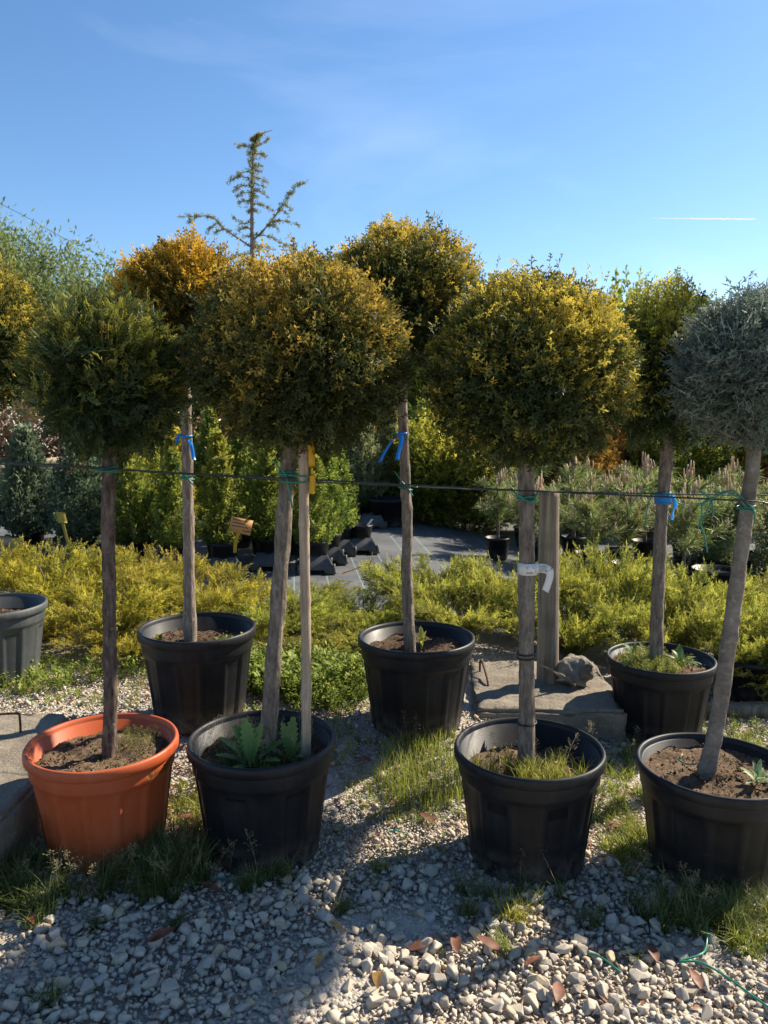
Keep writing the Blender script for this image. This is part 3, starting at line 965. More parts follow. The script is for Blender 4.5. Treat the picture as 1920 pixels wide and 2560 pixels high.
P1 = sagged([(-1.9, 2.46, 1.38), (-1.283, 2.452, 1.343), (-.871, 2.462, 1.318), (-.31, 2.458, 1.285), (.452, 2.440, 1.25), (1.121, 2.38, 1.222), (1.295, 2.40, 1.212), (2.3, 2.42, 1.19)], 120, .0012, 1)
tag(link('support_wire', MB().tube(P1, .0030, 6).mesh('support_wire', M['wire'], True)), 'thin black wire strung along the front row of trunks', 'wire')
P2 = sagged([(-2.6, 3.32, 1.33), (-1.728, 3.31, 1.287), (-.845, 3.305, 1.239), (.1, 3.292, 1.185), (.763, 3.5, 1.146), (1.254, 3.452, 1.138), (1.833, 3.44, 1.133), (2.6, 3.45, 1.12)], 120, .0012, 2)
tag(link('support_wire', MB().tube(P2, .0032, 6).mesh('support_wire', M['wire'], True)), 'thin black wire strung along the back row of trunks', 'wire')

def ring(c, r, z, tilt=0.0, n=20, ph=0.0):
    a = np.linspace(0, 2 * PI, n) + ph
    return np.stack([c[0] + r * np.cos(a), c[1] + r * np.sin(a), z + tilt * np.cos(a)], -1)

def tie(label, c, r, z, ends, tube_r=.0024, loops=2):
    mb = MB()
    for k in range(loops):
        mb.tube(ring(c, r + .001, z + (k - loops / 2 + .5) * .011, .004 * (1 if k % 2 else -1)), tube_r, 6)
    for e in ends:
        mb.tube(resample(e, 12), tube_r, 6)
    return tag(link('green_tie', mb.mesh('green_tie', M['green_tie'], True)), label, 'tie', 'green plastic ties')

tie('green plastic tie round the trunk in the orange pot', (-.897, 2.5), .026, 1.314, [[(-.925, 2.472, 1.320), (-.90, 2.468, 1.316), (-.862, 2.470, 1.321)], [(-.93, 2.47, 1.310), (-.89, 2.466, 1.309), (-.858, 2.47, 1.312)]], .003)
tie('green tie around leaning trunk and cane, long end hanging down', (-.313, 2.5), .030, 1.300, [[(-.335, 2.470, 1.30), (-.29, 2.452, 1.297), (-.245, 2.440, 1.294)], [(-.335, 2.470, 1.277), (-.29, 2.452, 1.274), (-.245, 2.440, 1.276)], [(-.352, 2.455, 1.345), (-.335, 2.462, 1.318), (-.318, 2.464, 1.303), (-.308, 2.460, 1.26), (-.294, 2.452, 1.19)]], .003)
tie('green tie sagging round the trunk above the white label', (.462, 2.48), .0305, 1.222, [[(.41, 2.448, 1.250), (.44, 2.446, 1.226), (.475, 2.446, 1.214), (.497, 2.452, 1.250)], [(.43, 2.447, 1.236), (.465, 2.444, 1.212), (.490, 2.450, 1.218)]], .003)
tie('green tie on the grey trunk behind the orange pot', (-.859, 3.35), .028, 1.222, [[(-.905, 3.318, 1.310), (-.885, 3.316, 1.25), (-.85, 3.315, 1.225), (-.825, 3.312, 1.19)], [(-.89, 3.317, 1.226), (-.85, 3.315, 1.225), (-.818, 3.314, 1.230)]], .0028)
tie('green tie crossed over the trunk with the blue ribbon tails', (.095, 3.33), .0265, 1.178, [[(.045, 3.298, 1.252), (.075, 3.296, 1.21), (.098, 3.295, 1.185), (.125, 3.292, 1.145)], [(.06, 3.300, 1.182), (.10, 3.296, 1.186), (.145, 3.297, 1.182)]], .0028)
tie('green tie at the blue band on the right back trunk', (1.278, 3.5), .034, 1.135, [[(1.24, 3.462, 1.16), (1.17, 3.455, 1.15), (1.12, 3.452, 1.09), (1.11, 3.452, 1.02)], [(1.24, 3.462, 1.15), (1.21, 3.455, 1.13), (1.19, 3.452, 1.06), (1.185, 3.452, .985)], [(1.29, 3.462, 1.145), (1.33, 3.458, 1.10), (1.38, 3.452, 1.085)]], .0026)
tie('tangled green string knotted to the wire beside the curved trunk', (1.148, 2.42), .0265, 1.196,
    [[(.964, 2.36, 1.266), (1.0, 2.368, 1.24), (1.02, 2.37, 1.232), (1.06, 2.372, 1.250), (1.10, 2.38, 1.235), (1.135, 2.389, 1.20)], [(1.02, 2.37, 1.232), (1.0, 2.366, 1.19), (.985, 2.365, 1.16), (.975, 2.365, 1.135)],
     [(.985, 2.366, 1.215), (.986, 2.365, 1.175), (.982, 2.365, 1.155), (1.0, 2.366, 1.11), (1.01, 2.366, 1.062)], [(1.03, 2.372, 1.245), (1.08, 2.374, 1.255), (1.13, 2.389, 1.222), (1.16, 2.39, 1.19), (1.166, 2.392, 1.150)],
     [(.965, 2.366, 1.213), (.99, 2.368, 1.218), (1.02, 2.37, 1.232)], [(1.015, 2.366, 1.225), (1.022, 2.366, 1.19), (1.018, 2.366, 1.170)]], .0026)

mb = MB()
for z in (.702, .688):
    mb.tube(ring((.4745, 2.48), .0305, z, .002), .0026, 6)
tag(link('trunk_band', mb.mesh('trunk_band', M['black_band'], True)), 'double black band round the labelled trunk, below the white label', 'band')
tag(link('trunk_band', MB().tube(ring((.481, 2.48), .0315, .462, .003), .003, 6).mesh('trunk_band', M['black_band'], True)), 'single black band low on the labelled trunk, at the pot rim', 'band')

def strip(pts, ups, half, n=18):
    """a thin ribbon of real thickness that follows pts; ups gives the direction of its width"""
    P = resample(pts, n)
    U = unit(resample(ups, n))
    T = unit(np.gradient(P, axis=0))
    N = unit(np.cross(T, U)) * .0005
    V = np.concatenate([P + U * half + N, P - U * half + N, P - U * half - N, P + U * half - N])
    i = np.arange(n - 1)
    Q = []
    for a, b in ((0, 1), (1, 2), (2, 3), (3, 0)):
        Q.append(np.stack([a * n + i, b * n + i, b * n + i + 1, a * n + i + 1], -1))
    Q.append(np.array([[0, n, 2 * n, 3 * n], [n - 1, 4 * n - 1, 3 * n - 1, 2 * n - 1]]))
    return V, np.concatenate(Q)

# blue ribbons
mb = MB()
mb.add(*strip([(.079 + .0255 * math.cos(a), 3.33 + .0255 * math.sin(a), 1.412) for a in np.linspace(0, 2 * PI, 14)], [(0, 0, 1), (0, 0, 1)], .005, 24))
mb.add(*strip([(.072, 3.302, 1.414), (.040, 3.294, 1.388), (.010, 3.290, 1.345), (-.019, 3.29, 1.290)], [(.5, .1, .9), (.8, .25, .5), (.9, .1, .45), (.88, .4, .45)], .0100, 9))
mb.add(*strip([(.074, 3.301, 1.416), (.074, 3.292, 1.375), (.064, 3.290, 1.340), (.055, 3.289, 1.300)], [(1, .1, 0), (.95, -.3, .1), (.95, .2, .2), (.95, -.1, .2)], .0090, 8))
tag(link('blue_ribbon', mb.mesh('blue_ribbon', M['blue_ribbon'])), 'bright blue ribbon with two tails on the middle back trunk', 'ribbon', 'blue ribbons')
mb = MB()
mb.add(*strip([(-.857 + .0255 * math.cos(a), 3.35 + .0255 * math.sin(a), 1.400) for a in np.linspace(0, 2 * PI, 14)], [(0, 0, 1), (0, 0, 1)], .005, 24))
mb.add(*strip([(-.878, 3.325, 1.412), (-.888, 3.318, 1.392), (-.893, 3.316, 1.372)], [(1, .2, .2), (.95, .1, .2), (.95, .3, .3)], .0085, 6))
mb.add(*strip([(-.838, 3.326, 1.385), (-.828, 3.319, 1.35), (-.820, 3.317, 1.30)], [(1, .5, 0), (.95, .2, -.1), (.95, .5, -.15)], .0080, 7))
tag(link('blue_ribbon', mb.mesh('blue_ribbon', M['blue_ribbon'])), 'bright blue ribbon on the grey back trunk, half hidden by foliage', 'ribbon', 'blue ribbons')
mb = MB()
mb.add(*strip([(1.278 + .0365 * math.cos(a), 3.5 + .0365 * math.sin(a), 1.115) for a in np.linspace(0, 2 * PI, 14)], [(0, 0, 1), (0, 0, 1)], .026, 24))
mb.add(*strip([(1.312, 3.482, 1.13), (1.322, 3.462, 1.09), (1.312, 3.458, 1.06), (1.306, 3.460, 1.02)], [(.6, .4, .5), (.9, .3, 0), (.6, .7, 0), (.9, .3, 0)], .0115, 18))
tag(link('blue_ribbon', mb.mesh('blue_ribbon', M['blue_ribbon'])), 'dark blue band with a bright tail on the right back trunk', 'ribbon', 'blue ribbons')

# yellow tag on the cane
mb = MB()
mb.add(*strip([(-.236, 2.444, 1.405), (-.230, 2.440, 1.37), (-.229, 2.440, 1.325)], [(1, .2, 0), (1, .4, 0), (1, .1, 0)], .0105, 10))
mb.add(*strip([(-.229, 2.440, 1.322), (-.227, 2.440, 1.30)], [(1, .1, 0), (1, .3, 0)], .004, 6))
mb.add(*strip([(-.227, 2.440, 1.298), (-.228, 2.440, 1.27), (-.231, 2.440, 1.238)], [(1, .3, 0), (1, .2, 0), (1, .1, 0)], .0095, 10))
tag(link('plant_tag', mb.mesh('plant_tag', M['yellow_tag'])), 'yellow plastic tag hanging on the cane under the crown', 'tag')

# white label on the trunk
lab = thing('plant_label', 'white printed paper label wrapped round the trunk, its end curling over the post', 'label', (.472, 2.48, .99))
arc = [(.0322 * math.cos(a), .0322 * math.sin(a), 0) for a in np.linspace(RAD(150), RAD(345), 14)]
V, Q = strip(arc, [(0, 0, 1), (0, 0, 1)], .0195, 26)
lb_band = link('label_band', mesh_np('label_band', V, Q, M['white_label'], smooth=True), lab)
V, Q = strip([(.022, -.0285, .004), (.036, -.034, .006), (.052, -.036, .004), (.066, -.0365, -.004)], [(0, 0, 1), (.03, 0, 1), (.10, 0, 1), (.25, 0, .95)], .0150, 12)
lb_tail = link('label_tail', mesh_np('label_tail', V, Q, M['white_label']), lab)
V, Q = strip([(.064, -.0385, .000), (.065, -.0375, -.020), (.060, -.035, -.045), (.052, -.033, -.070)], [(.9, .1, .5), (1, .1, .15), (.95, .2, -.15), (.85, .2, -.5)], .0125, 12)
link('label_tail', mesh_np('label_tail', V, Q, M['white_label']), lab)
def lettering(txt, size, loc, rot, par, mat):
    cu = bpy.data.curves.new('lettering', 'FONT')
    cu.body = txt
    cu.size = size
    cu.extrude = .0001
    cu.materials.append(mat)
    tmp = bpy.data.objects.new('lettering', cu)
    col.objects.link(tmp)
    me = bpy.data.meshes.new_from_object(tmp)
    bpy.data.objects.remove(tmp)
    return link('lettering', me, par, loc, rot)
for k, tx in enumerate(('CUPR.L', 'GOLD', 'CLT 70')):
    lettering(tx, .0088, (.0285, -.0365, .0095 - k * .0075), (RAD(90), 0, RAD(-12)), lb_tail, M['ink'])
lettering('C.R.L', .012, (-.010, -.0330, .001), (RAD(90), RAD(-8), RAD(6)), lb_band, M['ink'])
mb = MB()
mb.tube([(-.010 + .0016 * k, -.0330, -.010 + (.003 if k % 2 else -.003)) for k in range(13)], .0006, 4)
link('pen_scribble', mb.mesh('pen_scribble', M['ink']), lb_band)

# ------------------------------------------------------------------ post, concrete blocks, rock
P = resample([(.838, 3.80, .10), (.830, 3.80, .6), (.820, 3.80, 1.115)], 40)
rsd = np.random.RandomState(5)
V, Q, T = tube_np(P, np.linspace(.056, .050, 40), 24, True, 1 + .012 * rsd.normal(size=(1, 24)) + .004 * rsd.normal(size=(40, 24)))
tag(link('wooden_post', MB().add(V, Q, T).mesh('wooden_post', M['old_wood'], True)), 'weathered grey round wooden post standing on the concrete block', 'post')

def block_mesh(name, poly, z0, z1, seed, chips=.012):
    """an old cast block: bevelled, subdivided and worn"""
    bm = bmesh.new()
    lo = [bm.verts.new((x, y, z0)) for x, y in poly]
    hi = [bm.verts.new((x, y, z1)) for x, y in poly]
    bm.faces.new(hi)
    bm.faces.new(lo[::-1])
    n = len(poly)
    for i in range(n):
        bm.faces.new((lo[i], lo[(i + 1) % n], hi[(i + 1) % n], hi[i]))
    bmesh.ops.bevel(bm, geom=list(bm.edges), offset=.016, segments=2, affect='EDGES')
    bmesh.ops.triangulate(bm, faces=bm.faces)
    for _ in range(7):
        long = [e for e in bm.edges if e.calc_length() > .045]
        if not long:
            break
        bmesh.ops.subdivide_edges(bm, edges=long, cuts=1)
        bmesh.ops.triangulate(bm, faces=bm.faces)
    bm.normal_update()
    P = np.array([v.co[:] for v in bm.verts])
    d = chips * .4 * vnoise(P, 9, seed) + chips * .5 * vnoise(P, 26, seed + 1)
    for v, k in zip(bm.verts, d):
        v.co += v.normal * k
    me = bpy.data.meshes.new(name)
    bm.to_mesh(me)
    bm.free()
    for p in me.polygons:
        p.use_smooth = True
    me.materials.append(M['concrete'])
    return me

cb = thing('concrete_block', 'low square concrete footing under the wooden post', 'concrete block', (.78, 3.77, 0))
link('slab', block_mesh('slab', [(-.365, -.365), (.345, -.375), (.39, .36), (-.31, .37)], -.06, .140, 3), cb)
link('rebar', MB().tube(resample([(-.272, .165, .12), (-.272, .165, .19), (-.268, .15, .212), (-.262, .10, .20), (-.256, .0, .165), (-.252, -.06, .12)], 24), .006, 8).mesh('rebar', M['rust'], True), cb)
cb = thing('concrete_block', 'grey concrete block with a bent steel loop, left of the orange pot', 'concrete block', (-1.6, 2.7, 0))
link('slab', block_mesh('slab', [(-.6, -.62), (.385, -.58), (.395, -.13), (.235, .50), (-.6, .50)], -.06, .215, 4), cb)
link('rebar', MB().tube(resample([(.125, .285, .19), (.125, .285, .275), (.118, .283, .292), (.06, .27, .296), (-.06, .25, .296), (-.075, .248, .28), (-.08, .248, .19)], 30), .005, 8).mesh('rebar', M['rust'], True), cb)

def rock_mesh(name, seed, r, mat):
    bm = bmesh.new()
    rsd = np.random.RandomState(seed)
    for p in unit(rsd.normal(size=(34, 3))) * rsd.uniform(.88, 1.0, (34, 1)):
        bm.verts.new(p * r)
    h = bmesh.ops.convex_hull(bm, input=bm.verts)
    bmesh.ops.delete(bm, geom=[g for g in h['geom_interior'] if isinstance(g, bmesh.types.BMVert)], context='VERTS')
    bmesh.ops.bevel(bm, geom=list(bm.edges), offset=.008, segments=1, affect='EDGES')
    bmesh.ops.triangulate(bm, faces=bm.faces)
    for _ in range(3):
        bmesh.ops.subdivide_edges(bm, edges=[e for e in bm.edges if e.calc_length() > .02], cuts=1)
        bmesh.ops.triangulate(bm, faces=bm.faces)
    bm.normal_update()
    Pn = np.array([v.co[:] for v in bm.verts])
    for v, k in zip(bm.verts, .0045 * vnoise(Pn, 26, seed) + .003 * vnoise(Pn, 60, seed + 1)):
        v.co += v.normal * k
    me = bpy.data.meshes.new(name)
    bm.to_mesh(me)
    bm.free()
    me.materials.append(mat)
    return me

tag(link('rock', rock_mesh('rock', 12, np.array([.118, .095, .088]), M['rock']), None, (.970, 3.765, .212), (.1, -.05, .4)), 'pale rugged rock lying on the concrete block beside the post', 'rock')

# ------------------------------------------------------------------ grass, herbs, weeds
def blades(x, y, z, h, bend, w, rs, gold=None):
    n = len(x)
    az = rs.rand(n) * 2 * PI
    d = np.stack([np.cos(az), np.sin(az), 0 * az], -1)
    s = np.stack([-np.sin(az), np.cos(az), 0 * az], -1)
    tw = unit(s + d * rs.normal(size=(n, 1)) * .6)
    b = np.stack([x, y, z], -1)
    Vs, ts = [], []
    for t, ww in ((0, 1), (.4, .85), (.75, .5), (1, 0)):
        c = b + np.array([0, 0, 1]) * (h * t * (1 - .35 * bend * t))[:, None] + d * (h * bend * t * t)[:, None]
        if ww:
            Vs += [c + tw * (w * ww)[:, None], c - tw * (w * ww)[:, None]]
            ts += [t, t]
        else:
            Vs.append(c)
            ts.append(t)
    V = np.stack(Vs, 1).reshape(-1, 3)
    o = np.arange(n)[:, None] * 7
    F = np.concatenate([o + np.array([f]) for f in ((0, 1, 3), (0, 3, 2), (2, 3, 5), (2, 5, 4), (4, 5, 6))], 1).reshape(-1, 3)
    r = rs.rand(n)
    g = rs.rand(n) if gold is None else gold
    return V, F, dict(tip=np.tile(np.array(ts), n), rnd=np.repeat(r, 7), gold=np.repeat(g, 7))

def patch(poly_c, rx, ry, n, h, w, seed, bend=(.2, .9), rot=0.0, tufted=0.0, base=None, edge=.6):
    """blades in an ellipse that thins out towards its edge; tufted > 0 gathers them into that many tufts"""
    rs = np.random.RandomState(seed)
    q = rs.rand(n) ** edge
    a = rs.rand(n) * 2 * PI
    u, v = q * np.cos(a), q * np.sin(a)
    if tufted:
        k = rs.randint(0, tufted, n)
        ta, tq = rs.rand(tufted) * 2 * PI, np.sqrt(rs.rand(tufted))
        u = (tq * np.cos(ta))[k] + rs.normal(size=n) * .011 / rx
        v = (tq * np.sin(ta))[k] + rs.normal(size=n) * .011 / ry
    x = poly_c[0] + u * rx * math.cos(rot) - v * ry * math.sin(rot)
    y = poly_c[1] + u * rx * math.sin(rot) + v * ry * math.cos(rot)
    if base is None:
        k = clear_of_pots(x, y, .012)
        x, y = x[k], y[k]
        z = gz(x, y)
    else:
        z = np.full(len(x), base)
    n = len(x)
    hh = h * rs.uniform(.35, 1.0, n)
    return blades(x, y, z, hh, rs.uniform(*bend, n), w * rs.uniform(.6, 1.2, n), rs)

def fmesh(name, parts, mat):
    V, F, A = join_f(parts) if isinstance(parts, list) else parts
    return mesh_np(name, V, F, mat, A)

G = []
G.append(patch((.17, 2.95), .20, .22, 1500, .125, .0011, 1, (.05, .6), edge=.5))          # fine bright tuft between the pots
G.append(patch((.07, 2.80), .16, .16, 500, .07, .0012, 2, (.2, .9)))
G.append(patch((.86, 2.72), .11, .26, 1100, .085, .0014, 3, (.3, 1.0), tufted=26))
G.append(patch((.80, 2.42), .07, .13, 420, .08, .0014, 4, (.3, 1.0), tufted=9))
G.append(patch((1.20, 2.20), .16, .24, 1900, .11, .0015, 5, (.3, 1.0), tufted=34))
G.append(patch((.98, 2.98), .14, .18, 600, .08, .0014, 6, (.3, 1.0), tufted=16))
G.append(patch((-.70, 2.86), .10, .32, 1100, .08, .0014, 7, (.3, 1.0), tufted=28))
G.append(patch((-1.45, 3.75), .55, .36, 1500, .055, .0016, 8, (.3, 1.0), tufted=60))
G.append(patch((-.15, 3.55), .35, .20, 500, .07, .0014, 9, (.3, 1.0), tufted=16))
G.append(patch((1.75, 3.30), .35, .35, 1500, .06, .0016, 10, (.3, 1.0), tufted=50))
G.append(patch((.02, 2.55), .45, .30, 420, .05, .0012, 11, (.3, 1.0), tufted=26))
G.append(patch((-.05, 3.05), .40, .25, 380, .06, .0012, 12, (.3, 1.0), tufted=24))
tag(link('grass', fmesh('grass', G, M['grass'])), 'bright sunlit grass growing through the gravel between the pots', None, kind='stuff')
G = []
G.append(patch((-.98, 2.24), .36, .13, 2600, .16, .0014, 21, (.3, 1.0), tufted=60))
G.append(patch((-1.15, 2.13), .20, .14, 1300, .13, .0014, 22, (.3, 1.0), tufted=30))
G.append(patch((-.67, 2.33), .11, .16, 1500, .18, .0014, 23, (.3, .9), tufted=30))
G.append(patch((-.44, 2.29), .16, .05, 420, .11, .0014, 24, (.4, 1.0), tufted=10))
G.append(patch((.95, 2.15), .20, .11, 1500, .15, .0014, 25, (.3, 1.0), tufted=34))
G.append(patch((.40, 2.24), .18, .05, 420, .09, .0014, 26, (.3, 1.0), tufted=12))
G.append(patch((1.26, 3.20), .25, .20, 700, .09, .0014, 27, (.3, 1.0), tufted=20))
G.append(patch((.88, 3.18), .22, .14, 900, .13, .0014, 28, (.2, .9), tufted=20))
tag(link('grass', fmesh('grass_shade', G, M['grass_shade_tone'])), 'long grass around the feet of the front pots, its green darkened for shade', None, kind='stuff')  # patches standing in shade take the shade-darkened grass colour

# grasses that stand by themselves in the gravel
tuft_meshes = []
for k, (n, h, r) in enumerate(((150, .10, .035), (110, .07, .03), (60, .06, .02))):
    tuft_meshes.append([fmesh('grass_tuft', patch((0, 0), r, r, n, h, .0014, 60 + k, (.3, 1.1), base=-.004), M[m]) for m in ('grass', 'grass_shade_tone')])  # each tuft in plain grass colour and in the shade-darkened one
for x, y, k, shade_tone, sc, lb in (
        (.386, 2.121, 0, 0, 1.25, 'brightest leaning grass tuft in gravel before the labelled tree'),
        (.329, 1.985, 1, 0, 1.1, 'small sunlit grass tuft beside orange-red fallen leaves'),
        (-.124, 2.143, 1, 1, 1.1, 'shade-toned grass tuft alone in the shaded gravel, middle of the picture'),
        (.608, 2.105, 0, 1, .9, 'round shade-toned grass tuft in gravel, right of the brightest tuft'),
        (.251, 2.143, 0, 1, .8, 'shade-toned grass tuft in gravel, left of the brightest tuft'),
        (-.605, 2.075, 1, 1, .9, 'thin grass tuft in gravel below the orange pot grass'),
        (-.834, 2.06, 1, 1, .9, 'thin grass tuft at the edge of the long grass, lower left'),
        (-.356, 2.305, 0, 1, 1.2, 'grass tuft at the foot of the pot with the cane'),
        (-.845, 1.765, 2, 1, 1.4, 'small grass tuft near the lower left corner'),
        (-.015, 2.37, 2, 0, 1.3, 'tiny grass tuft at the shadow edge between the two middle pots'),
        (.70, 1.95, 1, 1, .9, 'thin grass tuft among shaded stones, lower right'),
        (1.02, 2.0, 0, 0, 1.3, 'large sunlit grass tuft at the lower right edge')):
    tag(link('grass_tuft', tuft_meshes[k][shade_tone], None, g3(x, y), (0, 0, x * 37), sc), lb, 'grass tuft', 'grass tufts in the gravel')

# flowering grass stalks
def panicle_tpl(seed):
    rs = np.random.RandomState(seed)
    E = []
    lean = rs.uniform(.1, .35)
    def st(t):
        return np.array([lean * t * t, 0, t])
    for k in range(6):
        a, b = st(k / 6), st((k + 1) / 6)
        d = unit(b - a)
        E.append([*a, *d, *unit(np.cross(d, (0, 1, 0))), np.linalg.norm(b - a) * 1.3, .005, 0, 0])
    for k in range(22):
        t = rs.uniform(.62, 1.0)
        an = rs.rand() * 6.28
        p = st(t)
        dd = unit((math.cos(an), math.sin(an), .5))
        L = rs.uniform(.05, .16) * (1.25 - t)  * 2
        E.append([*p, *dd, *unit(np.cross(dd, (.3, .2, 1))), L, .002, 0, 0])
        for _ in range(2):
            d2 = unit(dd + rs.normal(size=3) * .5)
            E.append([*(p + dd * L * rs.uniform(.6, 1)), *d2, *unit(np.cross(d2, (.3, .2, 1))), .040, .0055, .8, 1])
    return kites(E)
PAN = [panicle_tpl(k) for k in range(5)]
def stalks(pts, h, seed, base=None):
    rs = np.random.RandomState(seed)
    P = np.array([(x, y, gz(x, y) if base is None else base) for x, y in pts], float)
    d = unit(np.stack([rs.normal(size=len(P)) * .25, rs.normal(size=len(P)) * .25, np.ones(len(P))], -1))
    return scatter(PAN, P, d, h * rs.uniform(.7, 1.15, len(P)), rs)
rsd = np.random.RandomState(8)
pts = [(-.98 + rsd.normal() * .22, 2.20 + rsd.normal() * .05) for _ in range(30)] + [(-.66 + rsd.normal() * .07, 2.27 + rsd.normal() * .06) for _ in range(18)] + \
      [(.95 + rsd.normal() * .1, 2.13 + rsd.normal() * .05) for _ in range(14)] + [(-1.15 + rsd.normal() * .08, 2.1 + rsd.normal() * .06) for _ in range(8)] + \
      [(-.48, 2.27), (-.40, 2.26), (-.36, 2.28), (.55, 2.2), (.42, 2.19), (.10, 3.05), (.15, 3.08), (.9, 3.15), (1.0, 3.1), (.85, 3.2), (1.05, 3.2), (1.12, 3.25)]
tag(link('grass_seed_heads', fmesh('grass_seed_heads', stalks(pts, .18, 9), M['seed_head'])), 'pale flowering grass stalks rising in front of the pots', None, kind='stuff')

# leafy herbs behind the pots
def herb_tpl(seed, n=24, w=.055):
    rs = np.random.RandomState(seed)
    E = []
    for k in range(n):
        t = rs.uniform(.1, 1)
        an = rs.rand() * 6.28
        el = rs.uniform(-.1, .8)
        d = unit((math.cos(an), math.sin(an), el))
        E.append([.12 * math.cos(an) * t, .12 * math.sin(an) * t, t, *d, *unit(np.cross(d, (0, 0, 1))), rs.uniform(.10, .24), w * rs.uniform(.6, 1.2), .3 * t, .3 + .7 * t])
    for k in range(3):
        d = unit((rs.normal() * .2, rs.normal() * .2, 1))
        E.append([0, 0, 0, *d, 1, 0, 0, 1.0, .02, 0, .3])
    return kites(E)
HERB = [herb_tpl(k) for k in range(6)]
def herbs(n, c, rx, ry, h, seed, edge=.55):
    rs = np.random.RandomState(seed)
    q, a = rs.rand(n) ** edge, rs.rand(n) * 6.28
    x, y = c[0] + q * rx * np.cos(a), c[1] + q * ry * np.sin(a)
    k = clear_of_pots(x, y, .02)
    x, y = x[k], y[k]
    m = len(x)
    d = unit(np.stack([rs.normal(size=m) * .3, rs.normal(size=m) * .3, np.ones(m)], -1))
    return scatter(HERB, np.stack([x, y, gz(x, y)], -1), d, h * rs.uniform(.5, 1.2, m), rs, gold=rs.rand(m))
HB = [herbs(620, (-.42, 3.78), .42, .24, .15, 1), herbs(130, (-.30, 3.55), .22, .16, .12, 2), herbs(170, (-1.45, 3.95), .55, .22, .085, 3),
      herbs(50, (-1.45, 3.55), .35, .25, .045, 4), herbs(160, (1.75, 3.35), .40, .40, .05, 5), herbs(70, (-.62, 3.2), .12, .2, .06, 6), herbs(60, (.10, 2.75), .25, .12, .035, 7), herbs(45, (-.72, 2.75), .08, .25, .04, 8),
      herbs(130, (0, 2.85), .55, .45, .038, 11, .5), herbs(70, (-.1, 3.1), .4, .25, .06, 12, .5), herbs(60, (.4, 2.1), 1.0, .25, .028, 13, .5), herbs(150, (1.7, 3.3), .5, .5, .05, 14, .5), herbs(60, (-1.4, 3.6), .6, .4, .05, 15, .5),
      herbs(60, (.85, 2.75), .1, .25, .04, 9), herbs(70, (-1.75, 3.65), .2, .15, .10, 10)]
tag(link('herbs', fmesh('herbs', HB, M['herb'])), 'bright green low weeds spreading behind the pots', None, kind='stuff')

# growth inside the pots
def in_pot(c, r, n, seed):
    rs = np.random.RandomState(seed)
    a, q = rs.rand(n) * 6.28, np.sqrt(rs.rand(n)) * r
    return np.stack([c[0] + q * np.cos(a), c[1] + q * np.sin(a), np.full(n, c[2])], -1), rs
P, rs = in_pot((-.90, 2.47, .318), .16, 420, 1)
P[:, 0] += .03
d = unit(np.stack([rs.normal(size=420) * .5, rs.normal(size=420) * .5, np.ones(420)], -1))
mo = scatter(HERB, P, d, rs.uniform(.014, .034, 420), rs, gold=rs.rand(420))
P2_, rs = in_pot((-.87, 2.58, .318), .07, 240, 2)
d = unit(np.stack([rs.normal(size=240) * .3, rs.normal(size=240) * .3, np.ones(240)], -1))
mo2 = scatter(PAN, P2_, d, rs.uniform(.03, .075, 240), rs, gold=rs.rand(240))
tag(link('moss', fmesh('moss', [mo, mo2], M['moss'])), 'yellow-green moss and tiny stalks on the soil in the orange pot', None, kind='stuff')
tag(link('pot_grass', fmesh('pot_grass', [patch((.42, 2.43), .12, .09, 420, .10, .0013, 71, (.2, .9), base=.300, tufted=16), patch((.56, 2.42), .10, .09, 380, .09, .0013, 72, (.2, .9), base=.300, tufted=14)], M['grass'])), 'bright grass growing in the pot of the labelled tree', None, kind='stuff')
tag(link('grass_seed_heads', fmesh('pot_seed_heads', stalks([(.38, 2.45), (.53, 2.50), (.60, 2.43), (.62, 2.40), (.57, 2.38)], .15, 12, .30), M['seed_head'])), 'fine grass stalks in the pot of the labelled tree', None, kind='stuff')
rsd = np.random.RandomState(14)
tag(link('grass_seed_heads', fmesh('cane_pot_seed_heads', stalks([(-.41 + rsd.normal() * .09, 2.44 + rsd.normal() * .06) for _ in range(26)], .16, 13, .33), M['seed_head'])), 'fine pale grass stalks in the pot with the cane', None, kind='stuff')
tag(link('pot_grass', fmesh('cane_pot_grass', patch((-.40, 2.46), .18, .15, 800, .10, .0013, 73, (.2, .9), base=.325, tufted=30), M['grass_shade_tone'])), 'grass growing in the pot with the cane, its green darkened for shade', None, kind='stuff')  # shade inside this pot is put into the grass colour
P, rs = in_pot((1.25, 3.46, .338), .16, 200, 5)
d = unit(np.stack([rs.normal(size=200) * .4, rs.normal(size=200) * .4, np.ones(200)], -1))
tag(link('pot_herbs', fmesh('pot_herbs', [scatter(HERB, P, d, rs.uniform(.03, .06, 200), rs, gold=rs.rand(200)), patch((1.20, 3.45), .10, .08, 260, .07, .0013, 74, (.3, 1.0), base=.335)], M['herb'])), 'low green weeds covering soil in the right back pot', None, kind='stuff')

